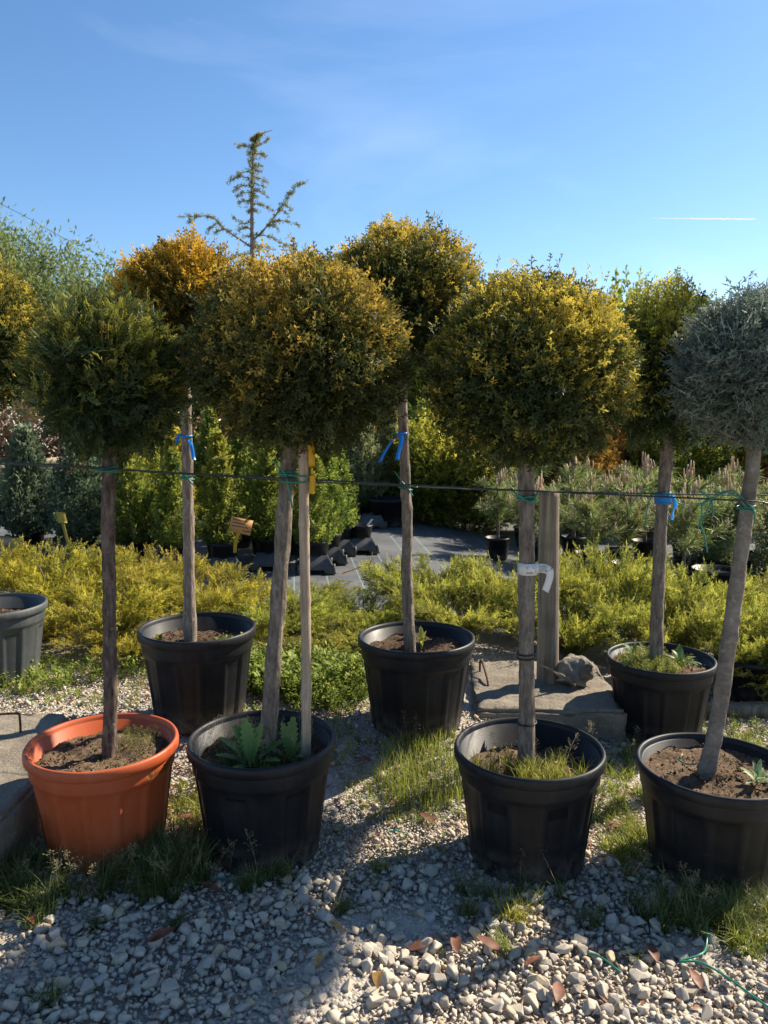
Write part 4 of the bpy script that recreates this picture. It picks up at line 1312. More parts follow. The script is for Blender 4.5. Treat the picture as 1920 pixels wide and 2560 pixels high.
def leaf_mesh(name, L, W, mat, teeth=0, arch=.35, n=14, cup=.25, seed=0):
    """a leaf blade along +X with midrib fold, arching down to its tip"""
    rs = np.random.RandomState(seed)
    V, tip = [], []
    for i in range(n + 1):
        t = i / n
        w = W * (math.sin(PI * min(1, t * .92 + .06)) ** .8) * (.55 + .45 * t) if t < 1 else .0005
        if teeth:
            w *= 1 + (.28 if i % 2 else -.20) * (1 if 0 < i < n else 0)
        x, z = L * t * (1 - .12 * arch * t), L * arch * (t - 1.1 * t * t)
        for s in (-1, 0, 1):
            V.append((x + (.02 * L if s and i % 2 and teeth else 0), s * w, z + abs(s) * w * cup + rs.normal() * .0006))
            tip.append(.2 + .5 * t + .15 * abs(s))
    Q = []
    for i in range(n):
        for s in (0, 1):
            a = i * 3 + s
            Q.append((a, a + 1, a + 4, a + 3))
    return mesh_np(name, V, np.array(Q), mat, dict(tip=tip, rnd=np.full(len(V), rs.rand()), gold=np.full(len(V), rs.rand())), True)

def rosette(name, label, loc, meshes, spec, sc=1.0):
    t = thing(name, label, 'weed', loc)
    for k, (az, el, s) in enumerate(spec):
        o = link('leaf', meshes[k % len(meshes)], t, (0, 0, .004), (0, -RAD(el), RAD(az)), s * sc)
    return t
saw = [leaf_mesh('leaf', .17, .030, M['weed_leaf'], 1, .3, 18, .2, k) for k in range(3)]
rosette('serrated_weed', 'broad serrated-leaf weed at the foot of the leaning trunk', (-.44, 2.42, .325), saw,
        [(150, 62, .95), (120, 70, 1.0), (95, 55, .9), (200, 30, .8), (250, 20, .75), (20, 35, .9), (-30, 25, .8), (60, 65, .9), (320, 15, .7), (175, 45, .9)])
rosette('serrated_weed', 'serrated-leaf weed between the leaning trunk and the cane', (-.315, 2.47, .325), saw,
        [(80, 75, .9), (20, 50, .7), (190, 30, .8), (300, 30, .7), (120, 60, .8)])
sil = [leaf_mesh('leaf', .075, .010, M['silver_leaf'], 0, .35, 10, .3, 20 + k) for k in range(3)]
rosette('rosette_weed', 'pale green rosette weed on the bare soil, right edge pot', (1.195, 2.335, .312), sil,
        [(k * 36 + 9 * (k % 3), 18 + 22 * (k % 3), .75 + .12 * (k % 4)) for k in range(13)])
lan = [leaf_mesh('leaf', .11, .016, M['weed_leaf'], 0, .5, 10, .3, 30 + k) for k in range(3)]
rosette('leafy_weed', 'leafy weed with long upright leaves in the right back pot', (1.37, 3.44, .335), lan,
        [(20, 25, .9), (80, 75, 1.0), (150, 30, .9), (200, 20, .8), (300, 20, 1.0), (340, 15, .9), (120, 55, .8)])
rosette('leafy_weed', 'narrow-leaved weed at left of the right back trunk', (1.19, 3.55, .335), lan, [(160, 50, .9), (60, 60, .8), (220, 30, .8), (110, 40, .9)])
rd = [leaf_mesh('leaf', .035, .010, M['herb'], 0, .3, 8, .2, 40 + k) for k in range(2)]
for k, (x, y) in enumerate(((-.72, 3.27), (-.69, 3.30), (-.66, 3.26), (-.62, 3.33), (-.98, 3.27), (-1.0, 3.31))):
    rosette('seedling', 'tiny green seedling %s of the trunk in the pot behind the orange one' % ('right' if x > -.87 else 'left'), (x, y, .498), rd, [(k * 50, 50, 1), (k * 50 + 170, 45, 1), (k * 50 + 80, 65, .8), (k * 50 + 260, 60, .9)], 1.1)['group'] = 'seedlings in the back left pot'
rosette('leafy_weed', 'small upright weed beside the trunk with the blue ribbon tails', (.165, 3.29, .463), [leaf_mesh('leaf', .09, .012, M['herb'], 0, .4, 10, .3, 50)], [(40, 70, 1.0), (100, 80, 1.2), (330, 60, .8), (200, 70, .8), (270, 55, .7)])
rosette('leafy_weed', 'single bright leaf plant at the corner of the concrete footing', (.44, 4.15, .12), [leaf_mesh('leaf', .10, .028, M['herb'], 0, .3, 10, .2, 51)], [(100, 60, 1.1), (160, 40, .8), (20, 60, .9)])

# fallen leaves
fl = [leaf_mesh('fallen_leaf', .085, .021, M['brown_leaf'], 0, .15, 12, .35, 60 + k) for k in range(3)] + [leaf_mesh('fallen_leaf', .075, .016, M['tan_leaf'], 0, .3, 12, .6, 65 + k) for k in range(2)]
rsd = np.random.RandomState(77)
for k, (x, y, m, s, lb) in enumerate((
        (.20, 2.022, 0, .9, 'dark red-brown fallen leaf, upper of the pair left of the small sunlit tuft'),
        (.14, 1.985, 1, .9, 'dark red-brown fallen leaf, lower of the pair left of the small sunlit tuft'),
        (.33, 1.928, 2, 1.1, 'long orange-red fallen leaf below the small sunlit tuft'),
        (.43, 1.932, 0, .7, 'crumpled red leaf just right of the orange-red leaf'),
        (.455, 1.835, 1, 1.0, 'broad brown fallen leaf near the bottom, right of centre'),
        (.82, 1.893, 0, .9, 'brown fallen leaf beside the green string, lower right'),
        (.783, 2.33, 2, 1.0, 'dark fallen leaf in the shade between the two right front pots'),
        (.74, 1.99, 1, .9, 'dark brown fallen leaf left of the green string knot'),
        (.185, 2.637, 2, .95, 'reddish fallen leaf on sunlit gravel left of the labelled pot'),
        (-.497, 2.19, 0, .9, 'dark red fallen leaf before the pot with the cane'),
        (-.596, 2.02, 1, 1.0, 'ragged brown fallen leaf in the shaded gravel, left'),
        (-.111, 2.01, 4, .9, 'yellow-tan fallen leaf in the middle of the shaded gravel'),
        (-.17, 1.936, 3, .8, 'curled tan leaf near the sunlit strip at the bottom'),
        (-.015, 1.80, 3, 1.2, 'upright curled tan leaf at the bottom edge'),
        (-.66, 1.945, 0, .6, 'small dark leaf among stones, lower left'),
        (-1.0, 2.03, 1, .9, 'dark brown leaf under the long grass at left edge'),
        (-.12, 3.02, 0, .9, 'brown leaf beside the sunlit grass, behind the cane'),
        (.80, 2.62, 0, .9, 'red-brown leaf in the sunlit grass right of the labelled pot'),
        (-.68, 2.66, 1, .9, 'brown leaf in the grass between orange pot and cane pot'),
        (1.62, 3.25, 3, .9, 'tan leaf on the litter by the right edge'))):
    tilt = 1.1 if 'upright' in lb else .25
    tag(link('fallen_leaf', fl[m], None, g3(x, y, .030 if y < 2.4 else .018), (rsd.normal() * .25, rsd.normal() * .15 - (tilt if tilt > 1 else 0), rsd.rand() * 6.28), s), lb, 'fallen leaf', 'fallen leaves on the gravel')
# countless bits of dry litter
def litter(n, c, rx, ry, seed):
    rs = np.random.RandomState(seed)
    x, y = c[0] + rx * rs.uniform(-1, 1, n), c[1] + ry * rs.uniform(-1, 1, n)
    k = clear_of_pots(x, y, .01)
    x, y = x[k], y[k]
    m = len(x)
    an = rs.rand(m) * 6.28
    d = unit(np.stack([np.cos(an), np.sin(an), rs.normal(size=m) * .2], -1))
    s = unit(np.stack([-np.sin(an), np.cos(an), rs.normal(size=m) * .5], -1))
    E = np.concatenate([np.stack([x, y, gz(x, y) + rs.uniform(.008, .020, m)], -1), d, s, rs.uniform(.012, .045, (m, 1)), rs.uniform(.002, .009, (m, 1)), np.zeros((m, 1)), np.ones((m, 1))], 1)
    V, F, t = kites(E)
    return V, F, dict(tip=t, rnd=np.repeat(rs.rand(m), 4), gold=np.repeat(rs.rand(m), 4))
tag(link('leaf_litter', fmesh('leaf_litter', [litter(620, (-.1, 2.95), .5, .55, 1), litter(320, (-.7, 2.9), .15, .5, 2), litter(320, (.85, 2.9), .2, .5, 3), litter(500, (1.7, 3.4), .5, .5, 4), litter(520, (-1.5, 3.6), .6, .5, 5), litter(260, (0, 2.0), 1.1, .4, 6)], M['litter'])), 'dry brown leaf and bark bits strewn over the gravel', None, kind='stuff')

def string(label, pts, r=.0022):
    tag(link('green_string', MB().tube(resample(pts, 40), r, 6).mesh('green_string', M['green_tie'], True)), label, 'string', 'green strings on the ground')
z0 = float(gz(.85, 1.9))
string('green plastic string with a knot on the gravel, lower right', [(.93, 2.05, z0 + .05), (.90, 1.98, z0 + .035), (.865, 1.935, z0 + .04), (.80, 1.915, z0 + .035), (.85, 1.905, z0 + .04), (.90, 1.87, z0 + .03), (.95, 1.78, z0 + .03), (1.0, 1.70, z0 + .03)], .003)
string('short green string end left of the knotted string', [(.56, 1.955, z0 + .03), (.59, 1.93, z0 + .036), (.63, 1.88, z0 + .03)], .0028)
string('green string curl on the bare soil of the right edge pot', [(1.0, 2.50, .325), (1.015, 2.47, .322), (1.035, 2.452, .328), (1.06, 2.452, .333), (1.075, 2.475, .34), (1.085, 2.49, .345)], .0026)
string('green string scrap in the grass by the cane pot', [(-.60, 2.30, .04), (-.55, 2.27, .032), (-.50, 2.268, .034), (-.46, 2.25, .03)], .0022)
string('tiny green string scrap on sunlit gravel in the middle', [(.02, 2.57, .022), (.045, 2.565, .026), (.075, 2.56, .022)], .0025)
string('green string lying by the right back pot', [(1.35, 3.18, .03), (1.45, 3.16, .035), (1.55, 3.10, .03), (1.60, 3.02, .03)], .0025)

# ------------------------------------------------------------------ spreading junipers behind the pots
def juniper_mesh(seed, mat, N=1650, rx=.47, h=.41, L=.100):
    """arching plumes that rise from the middle and nod outwards"""
    rs = np.random.RandomState(seed)
    nb = 46
    baz = rs.rand(nb) * 6.28
    bl = rs.uniform(.55, 1.08, nb)
    bh = rs.uniform(.55, 1.05, nb)
    k = rs.randint(0, nb, N)
    t = rs.rand(N) ** .55
    az = baz[k] + rs.normal(size=N) * .10
    rad = bl[k] * t * rx
    z = h * bh[k] * (1.55 * t - .72 * t * t) + rs.normal(size=N) * .02
    P = np.stack([rad * np.cos(az), rad * np.sin(az), np.maximum(z, .02)], -1)
    slope = h * bh[k] * (1.55 - 1.44 * t)
    d = np.stack([np.cos(az) * bl[k] * rx, np.sin(az) * bl[k] * rx, slope + .10], -1)
    d = unit(unit(d) + rs.normal(size=(N, 3)) * .33 + np.array([0, 0, .25]))
    gold = np.clip(.3 + .5 * rs.rand(N) + .3 * (t - .5), 0, 1)
    V, F, A = scatter(JUN, P, d, L * rs.uniform(.6, 1.25, N) * (1.1 - .35 * t), rs, gold=gold)
    st = MB()
    for i in range(nb):
        tt = np.linspace(0, .95, 6)
        a = baz[i]
        st.tube(np.stack([bl[i] * tt * rx * np.cos(a), bl[i] * tt * rx * np.sin(a), h * bh[i] * (1.55 * tt - .72 * tt * tt)], -1), np.linspace(.006, .0015, 6), 4, False)
    return mesh_np('foliage', V, F, mat, A), st.mesh('stem', M['bark_brown'])
JM = [juniper_mesh(400 + k, M['juniper']) for k in range(3)]
JM += [JM[0]] + [juniper_mesh(410, M['juniper_gold'])]
JM += [JM[4]]
for x, y, k, s, hz, lb in (
        (-2.75, 4.75, 4, 1.05, 1.25, 'golden juniper beyond the left edge pot'), (-2.15, 4.95, 5, 1.0, 1.15, 'golden juniper behind the left edge pot'),
        (-1.60, 4.55, 4, .95, 1.0, 'bright golden juniper left of the orange pot tree trunk'), (-1.62, 5.25, 5, 1.0, 1.0, 'golden juniper behind the bright golden one'),
        (-1.08, 4.85, 5, .9, .95, 'golden juniper right of the orange pot tree trunk'), (-.62, 4.55, 0, .85, .80, 'dull green juniper behind the leaning trunk'),
        (-.55, 5.20, 1, .8, .62, 'dull green juniper before the row of plastic stands'), (-.12, 4.75, 2, .85, .72, 'low green juniper right of the cane'),
        (.28, 5.05, 3, .9, 1.15, 'spiky green juniper behind the blue ribbon trunk'), (.45, 4.55, 0, .85, 1.0, 'green juniper left behind the concrete footing'),
        (.86, 5.0, 1, .95, 1.35, 'green juniper behind the wooden post, taller plumes'), (1.15, 4.60, 2, .98, 1.2, 'green juniper behind the rock'),
        (1.50, 5.15, 3, 1.0, 1.5, 'yellow-green juniper right behind the post'), (1.72, 4.55, 0, 1.0, 1.2, 'green juniper right of the back pot'),
        (2.05, 5.05, 2, .95, 1.4, 'tall green juniper between the two right trunks'), (2.35, 4.45, 2, 1.0, 1.25, 'green juniper by the curved trunk'),
        (-2.05, 4.30, 5, .80, .72, 'low golden juniper nearest the left edge pot'), (-1.42, 4.18, 4, .78, .66, 'low golden juniper nearest the orange pot tree'),
        (-.95, 4.28, 4, .72, .72, 'golden juniper nearest the pot behind the orange one'), (-.38, 4.25, 1, .70, .62, 'low green juniper nearest the leaning trunk'), (.0, 4.30, 3, .70, .68, 'low green juniper nearest the cane'),
        (1.62, 4.12, 1, .72, .80, 'low green juniper nearest the right back pot'), (2.15, 4.1, 3, .80, .85, 'low green juniper nearest the curved trunk'),
        (2.75, 5.1, 1, .95, 1.15, 'green juniper cut by the right edge'), (-3.4, 5.2, 4, 1.15, 1.45, 'tall golden juniper at far left, arching plume')):
    t = thing('spreading_juniper', lb, 'juniper', g3(x, y), x * 13.7 + y * 5.1, 'spreading junipers behind the pots', (s, s, s * hz))
    link('foliage', JM[k][0], t)
    link('stem', JM[k][1], t)

# ------------------------------------------------------------------ nursery stock: pots, stands, conifers
def nursery_pot_mesh(R=.13, H=.22, mat=None):
    V, Q = lathe([(.01, .004), (R * .74, 0), (R * .76, .01), (R * .92, H * .86), (R * .97, H * .87), (R, H * .90), (R, H), (R * .96, H), (R * .90, H * .86), (R * .02, H * .87)], 28)
    return mesh_np('nursery_pot', V, Q, mat or M['black_plastic'], smooth=False)
NP = nursery_pot_mesh()
NPB = nursery_pot_mesh(.22, .30)

def stand_mesh():
    """black plastic tip-proof stand: hollow four-sided frustum with corner feet and a notch in each side"""
    mb = MB()
    a, b, h = .17, .10, .15
    for k in range(4):
        c, s_ = math.cos(k * PI / 2), math.sin(k * PI / 2)
        def R2(p):
            return (p[0] * c - p[1] * s_, p[0] * s_ + p[1] * c, p[2])
        pts = [(-a, -a, 0), (-a * .45, -a, 0), (-a * .38, -a * .93, .035), (a * .38, -a * .93, .035), (a * .45, -a, 0), (a, -a, 0), (b, -b, h), (-b, -b, h)]
        o = [R2(p) for p in pts]
        i = [R2((p[0] * .95, p[1] * .95, p[2])) for p in pts]
        mb.add(o + i, [(0, 1, 2, 7), (2, 3, 6, 7), (3, 4, 5, 6), (8, 15, 10, 9), (10, 15, 14, 11), (11, 14, 13, 12), (0, 8, 9, 1), (1, 9, 10, 2), (2, 10, 11, 3), (3, 11, 12, 4), (4, 12, 13, 5), (7, 6, 14, 15)])
        mb.box((-.012, -.012, 0), (.012, .012, h * .55), Matrix.Translation(R2((a * .88, -a * .88, 0))))
    return mb.mesh('pot_stand', M['stand_plastic'])
SM = stand_mesh()

def conifer_mesh(seed, h, r, N, L, tpls, mat, power=.75, up=.9, spread=.6, base=.06, belly=.25):
    rs = np.random.RandomState(seed)
    u = rs.rand(N) ** 1.25
    z = base + (h - base) * u
    prof = r * np.minimum(1, (u + .12) / belly) * (1 - u) ** power + .012
    a = rs.rand(N) * 6.28
    lob = 1 + .22 * np.sin(a * 3 + z * 14 + seed) + .12 * np.sin(a * 7 - z * 23)
    q = prof * lob * np.where(rs.rand(N) < .65, rs.uniform(.78, 1.08, N), rs.uniform(.2, .8, N))
    D = np.stack([np.cos(a), np.sin(a), 0 * a], -1)
    d = unit(D * spread + np.array([0, 0, up]) + rs.normal(size=(N, 3)) * .28)
    sc = L * rs.uniform(.6, 1.3, N)
    P = D * q[:, None] + np.stack([0 * a, 0 * a, z], -1) - d * sc[:, None] * .6
    V, F, A = scatter(tpls, P, d, sc, rs, gold=np.clip(rs.rand(N) * .6 + .3 * u, 0, 1))
    V[:, 2] = np.maximum(V[:, 2], .01)
    return mesh_np('foliage', V, F, mat, A)
STEM = MB().tube(resample([(0, 0, 0), (.01, 0, .4), (0, .01, .8)], 10), np.linspace(.012, .004, 10), 7).mesh('stem', M['bark_brown'], True)

CM = {
    'green': [conifer_mesh(500 + k, 1.0, .24, 760, .13, LEY_S, M['conifer_green'], power=.8) for k in range(3)],
    'gold': [conifer_mesh(510 + k, 1.0, .20, 760, .12, LEY_S, M['conifer_gold'], power=.65) for k in range(2)],
    'blue': [conifer_mesh(520 + k, .95, .34, 760, .17, LEY_S, M['conifer_blue'], spread=.75, belly=.3) for k in range(2)],
    'grey': [conifer_mesh(530 + k, 1.3, .30, 760, .15, LEY_S, M['conifer_grey'], power=.55) for k in range(2)],
    'orange': [conifer_mesh(540 + k, .9, .30, 760, .12, LEY_S, M['conifer_orange'], power=.5)for k in range(1)],
}
def stock(kind, v, x, y, s, hz, label, group, stand=None, pot_label=None):
    zb = .015
    if stand:
        tag(link('pot_stand', SM, None, g3(x, y, .022), (0, 0, stand[1])), stand[0], 'pot stand', 'black plastic pot stands')
        zb = .07
    if pot_label:
        tag(link('nursery_pot', NP, None, g3(x, y, zb), (0, 0, x)), pot_label, 'plant pot', 'small black nursery pots')
        zb += .17
    t = thing('potted_conifer', label, 'conifer', g3(x, y, zb), x * 9.1 + y, group, (s, s, s * hz))
    link('foliage', CM[kind][v], t)
    link('stem', STEM, t)
PL = 'small black nursery pot under the conifers, mostly in shade'
g = 'young conifers in the nursery rows'
stock('green', 0, -1.36, 6.45, .80, .95, 'green conifer standing at the orange price sign', g, ('black tapered plastic pot stand below the orange price sign', .12), 'small black pot in the stand below the orange sign')
stock('green', 1, -1.02, 6.72, .90, 1.0, 'green conifer left of the leaning trunk, front of its row', g, ('black tapered plastic pot stand left of the leaning trunk', .05), 'small black pot in the stand left of the leaning trunk')
stock('green', 2, -.60, 6.60, .82, .95, 'green conifer just right of the cane, front of its row', g, ('black plastic pot stand right of the cane, nearest of three', .15), 'small black pot in the nearest stand right of the cane')
stock('green', 0, -.52, 7.05, .85, 1.0, 'green conifer right of the cane, second in its row', g, ('black plastic pot stand right of the cane, second of three', .15), PL)
stock('green', 1, -.45, 7.50, .85, 1.0, 'green conifer right of the cane, third in its row', g, ('black plastic pot stand right of the cane, farthest of three', .15), PL)
tag(link('pot_stand', SM, None, g3(-.24, 7.62, .022), (0, 0, .2), 1.0), 'lone black plastic pot stand on the fabric path', 'pot stand', 'black plastic pot stands')
tag(link('nursery_pot', NP, None, g3(-.24, 7.62, .075), (0, 0, 1)), 'empty small black pot in the lone stand on the fabric', 'plant pot', 'small black nursery pots')
tag(link('pot_stand', SM, None, g3(-.15, 9.35, .022), (0, 0, .1), 1.05), 'far black plastic pot stand beside the big dark pot', 'pot stand', 'black plastic pot stands')
tag(link('nursery_pot', NPB, None, g3(.06, 9.55, .02), (0, 0, .4), 1.15), 'large black nursery pot at the back of the fabric path', 'plant pot')
tag(link('nursery_pot', nursery_pot_mesh(.12, .2, M['terracotta']), None, g3(-.14, 10.1, .12), (0, 0, .4), 1.0), 'small terracotta pot behind the large black pot', 'plant pot')
for x, y, lb in ((-1.85, 6.45, 'black plastic pot stand behind the grey back trunk'), (-2.55, 6.75, 'black plastic pot stand left of the dark trunk, by the golden juniper'), (-3.05, 7.1, 'dark plastic pot stand under the yellow sign at left')):
    tag(link('pot_stand', SM, None, g3(x, y, .022), (0, 0, x), 1.05), lb, 'pot stand', 'black plastic pot stands')
for k, (kind, v, x, y, s, hz, lb) in enumerate((
        ('green', 1, -1.80, 6.55, .85, 1.0, 'dark green conifer behind the grey back trunk'), ('gold', 0, -1.52, 7.0, .95, 1.05, 'golden conifer just right of the grey back trunk'),
        ('gold', 1, -1.95, 7.15, .95, 1.1, 'golden-green conifer left of the grey back trunk'), ('green', 2, -2.25, 6.75, .95, 1.1, 'grey-green feathery conifer right of the dark trunk'),
        ('blue', 0, -2.75, 6.95, 1.0, 1.05, 'blue-green conifer just left of the dark trunk'), ('blue', 1, -3.35, 7.2, 1.0, 1.05, 'dark blue-green conifer near the left edge'),
        ('blue', 0, -3.95, 7.4, 1.0, 1.0, 'dark blue-green conifer at the left edge'), ('green', 0, -1.15, 7.25, 1.0, 1.05, 'green conifer behind the orange sign, second row'),
        ('gold', 0, -.85, 7.5, 1.0, 1.0, 'golden conifer behind the leaning trunk'), ('green', 1, -.62, 8.0, 1.0, 1.05, 'green conifer behind the cane, third row'),
        ('green', 2, -1.45, 7.8, 1.05, 1.1, 'green conifer deep in the middle of the left bed'), ('gold', 1, -2.35, 7.6, 1.0, 1.1, 'golden conifer deep in the left bed, behind the dark trunk'),
        ('green', 0, -1.0, 8.5, 1.1, 1.1, 'green conifer at the back of the left bed'), ('green', 1, -1.9, 8.4, 1.1, 1.1, 'dark conifer at the back of the left bed'),
        ('grey', 0, -.30, 9.9, 1.0, 1.05, 'grey-green feathery conifer left of the blue ribbon trunk'), ('grey', 1, .10, 10.3, 1.0, 1.15, 'tall grey-green conifer right behind the blue ribbon trunk'),
        ('grey', 0, -.75, 10.2, 1.0, 1.1, 'grey conifer behind the green row'), ('blue', 1, -2.9, 8.2, 1.1, 1.1, 'dark conifer in the shadow at the far left'))):
    stock(kind, v, x, y, s, hz, lb, g, None, PL)

# broad golden bushes in the middle distance
def bush_mesh(seed, mat, r, N, L, tpls=LEY_S, up=.6):
    return crown_mesh('foliage', seed, r, N, L, tpls, mat, lump=.16, up=up, lumpf=4.5, loose=.4, flat=1.0, stray=.08, inner=.3)
BM = {'gold': bush_mesh(601, M['conifer_gold'], (.55, .5, .62), 1900, .13), 'green': bush_mesh(602, M['conifer_green'], (.6, .55, .75), 1900, .14),
      'orange': bush_mesh(603, M['conifer_orange'], (.38, .38, .55), 1400, .12), 'grey': bush_mesh(604, M['conifer_grey'], (.55, .5, .7), 1700, .13)}
def bush(kind, x, y, s, hz, label, zc=.62):
    t = thing('nursery_bush', label, 'bush', g3(x, y, .02), x * 7 + y, 'bushes in the middle distance', (s * 1.2, s * 1.2, s * hz * 1.2))
    link('foliage', BM[kind], t, (0, 0, zc))
    link('stem', STEM, t)
for a in (('gold', .62, 10.2, 1.0, .95, 'golden-green bush right of the blue ribbon trunk'), ('gold', 1.35, 10.0, 1.05, .95, 'golden-green bush below the labelled crown'), ('green', 1.0, 11.2, 1.1, 1.0, 'green bush behind the two golden-green bushes'),
          ('orange', 2.45, 9.6, 1.0, 1.05, 'orange-tipped bush beside the wooden post'), ('orange', 2.85, 10.3, 1.1, 1.25, 'rusty orange bush behind the pine candles'), ('orange', 5.35, 10.4, 1.1, 1.1, 'orange bush at the right edge'),
          ('gold', 3.55, 10.4, 1.1, 1.05, 'golden bush left of the right back trunk'), ('green', 4.3, 10.6, 1.1, 1.0, 'dark green bush between the two right trunks'), ('gold', 4.75, 11.6, 1.2, 1.2, 'golden bush behind the dark green one, right'),
          ('gold', .70, 13.4, 1.5, 1.5, 'tall golden bush far behind the blue ribbon trunk'), ('green', -.4, 13.0, 1.4, 1.35, 'green bush far behind the cane'), ('green', 2.2, 13.2, 1.5, 1.4, 'green bush far behind the post'),
          ('green', 3.9, 13.5, 1.5, 1.5, 'green bush far behind the right back trunk'), ('grey', 5.6, 13.2, 1.5, 1.3, 'grey-green bush far right'), ('grey', -1.7, 12.2, 1.4, 1.3, 'grey bush far behind the green row'),
          ('green', -3.1, 12.4, 1.4, 1.4, 'green bush far left behind the conifers'), ('green', 7.2, 13.4, 1.6, 1.5, 'green bush beyond the right edge')):
    bush(*a)

# young pines in pots
def pine_meshes(seed, h=.85):
    rs = np.random.RandomState(seed)
    E, cand, wood = [], MB(), MB()
    top = np.array([rs.normal() * .03, rs.normal() * .03, h * .8])
    ax = [np.array([0, 0, 0]), top]
    wood.tube(resample([ax[0], top * .5 + rs.normal(size=3) * .012, top], 10), np.linspace(.014, .008, 10), 7)
    br = [(top * .30, top, 1)]
    for lev in (.42, .62, .82):
        for k in range(5):
            a = rs.rand() * 6.28
            s = top * lev
            L = (.34 - .18 * lev) * rs.uniform(.8, 1.2) * h
            e = s + np.array([math.cos(a) * L, math.sin(a) * L, L * rs.uniform(.5, 1.0)])
            wood.tube(resample([s, (s + e) / 2 - [0, 0, .02], e], 5), np.linspace(.006, .004, 5), 5)
            br.append((s, e, 0))
    for s, e, main in br:
        n = 300 if main else 130
        t = rs.rand(n) ** .8
        p = s + (e - s) * t[:, None]
        ax_ = unit(e - s)
        d = unit(unit(rs.normal(size=(n, 3))) + ax_ * .9)
        sd = unit(np.cross(d, rs.normal(size=(n, 3))))
        E.append(np.concatenate([p, d, sd, rs.uniform(.07, .13, (n, 1)), np.full((n, 1), .0024), np.zeros((n, 1)), np.ones((n, 1))], 1))
        for k in range(7 if main else 2):
            q = e + np.array([rs.normal() * .018, rs.normal() * .018, 0])
            L = rs.uniform(.09, .22) if main else rs.uniform(.04, .12)
            c = resample([e, q + [0, 0, L * .4], q + [rs.normal() * .008, 0, L]], 5)
            cand.tube(c, np.array([.004, .0062, .0062, .0055, .003]), 6)
    V, F, t = kites(np.concatenate(E))
    nn = len(V) // 4
    me = mesh_np('needles', V, F, M['pine_needle'], dict(tip=t, rnd=np.repeat(rs.rand(nn), 4), gold=np.repeat(rs.rand(nn), 4)))
    return me, cand.mesh('candles', M['candle'], True), wood.mesh('trunk', M['bark_brown'], True)
PM = [pine_meshes(700 + k) for k in range(4)]
for k, (x, y, s, v, lb) in enumerate((
        (2.46, 6.25, .98, 0, 'young pine with pale stem, nearest, right of the back trunk'), (2.72, 6.75, 1.0, 1, 'young pine behind the nearest one'), (1.95, 7.2, 1.0, 2, 'young pine with tall candles right of the post'),
        (1.55, 7.6, .95, 3, 'young pine half behind the post'), (2.30, 7.4, 1.05, 0, 'young pine left of the right back trunk'), (1.20, 8.0, .95, 1, 'bushy young pine left of the post'),
        (2.05, 8.2, 1.15, 2, 'tall-candled young pine in the second row'), (2.75, 8.0, 1.15, 3, 'young pine with many tan candles, second row'), (3.20, 7.2, .95, 0, 'young pine between the two right trunks'),
        (3.55, 8.0, 1.0, 2, 'young pine further right, second row'), (3.05, 8.8, 1.15, 1, 'young pine in the third row'), (1.65, 8.9, 1.1, 0, 'young pine deep behind the post'),
        (2.4, 9.0, 1.1, 3, 'young pine in the third row behind the tall candles'), (4.05, 7.6, 1.0, 1, 'young pine at the right edge'), (1.45, 6.9, .95, 0, 'young pine directly left of the post, lower needles'), (1.78, 6.6, .9, 2, 'young pine just right of the post, nearest there'), (2.15, 6.7, .9, 1, 'young pine midway between post and right back trunk'), (3.1, 7.8, 1.1, 3, 'young pine behind the tangled string'), (3.5, 7.3, 1.0, 1, 'young pine left of the curved trunk'), (3.9, 8.7, 1.1, 0, 'young pine at the back right'))):
    t = thing('young_pine', lb, 'pine', g3(x, y, .19), k * 1.7, 'young pines in the right-hand bed', (s * 1.25, s * 1.25, s * .94))
    link('needles', PM[v][0], t)
    link('candles', PM[v][1], t)['kind'] = 'stuff'
    link('trunk', PM[v][2], t)
    tag(link('nursery_pot', NP, None, g3(x, y, .018), (0, 0, k), 1.05), ['black nursery pot of the nearest young pine', 'black nursery pot of the second nearest young pine'][k] if k < 2 else 'small black nursery pot of a young pine, among the others', 'plant pot', 'small black nursery pots')
for k, (x, y, lb) in enumerate(((2.78, 6.35, 'black pot with yellow-green growth beside the nearest pine'), (3.05, 6.9, 'black pot at right of the pines, rear of the pair'), (3.45, 6.5, 'black nursery pot near the right edge'))):
    tag(link('nursery_pot', NPB, None, g3(x, y, .018), (0, 0, k), .85), lb, 'plant pot')
for x, y, v, s, lb in ((3.3, 6.35, 1, .75, 'thin grey conifer at the right edge'), (3.0, 6.9, 0, .75, 'thin grey conifer behind the tangled string'), (3.75, 6.8, 1, .8, 'grey conifer beyond the curved trunk')):
    stock('grey', v, x, y, s, .9, lb, 'thin grey conifers at the right', None, None)
# a potted juniper low at the right edge, and a timber edging
t = thing('spreading_juniper', 'green juniper in a low black pot behind the right edge pot', 'juniper', g3(1.98, 4.05, .12), 2.0, 'spreading junipers behind the pots', (.55, .55, .75))
link('foliage', JM[1][0], t)
link('stem', JM[1][1], t)
tag(link('nursery_pot', NPB, None, g3(1.98, 4.05, .0), (0, 0, .4), .78), 'low black pot of the juniper at the right edge', 'plant pot')
tag(link('timber_edging', MB().box((-.9, -.04, 0), (.9, .04, .07)).mesh('timber_edging', M['old_wood']), None, g3(2.35, 3.80, .0), (0, 0, .06)), 'weathered timber edging beside the right back pot', 'timber')

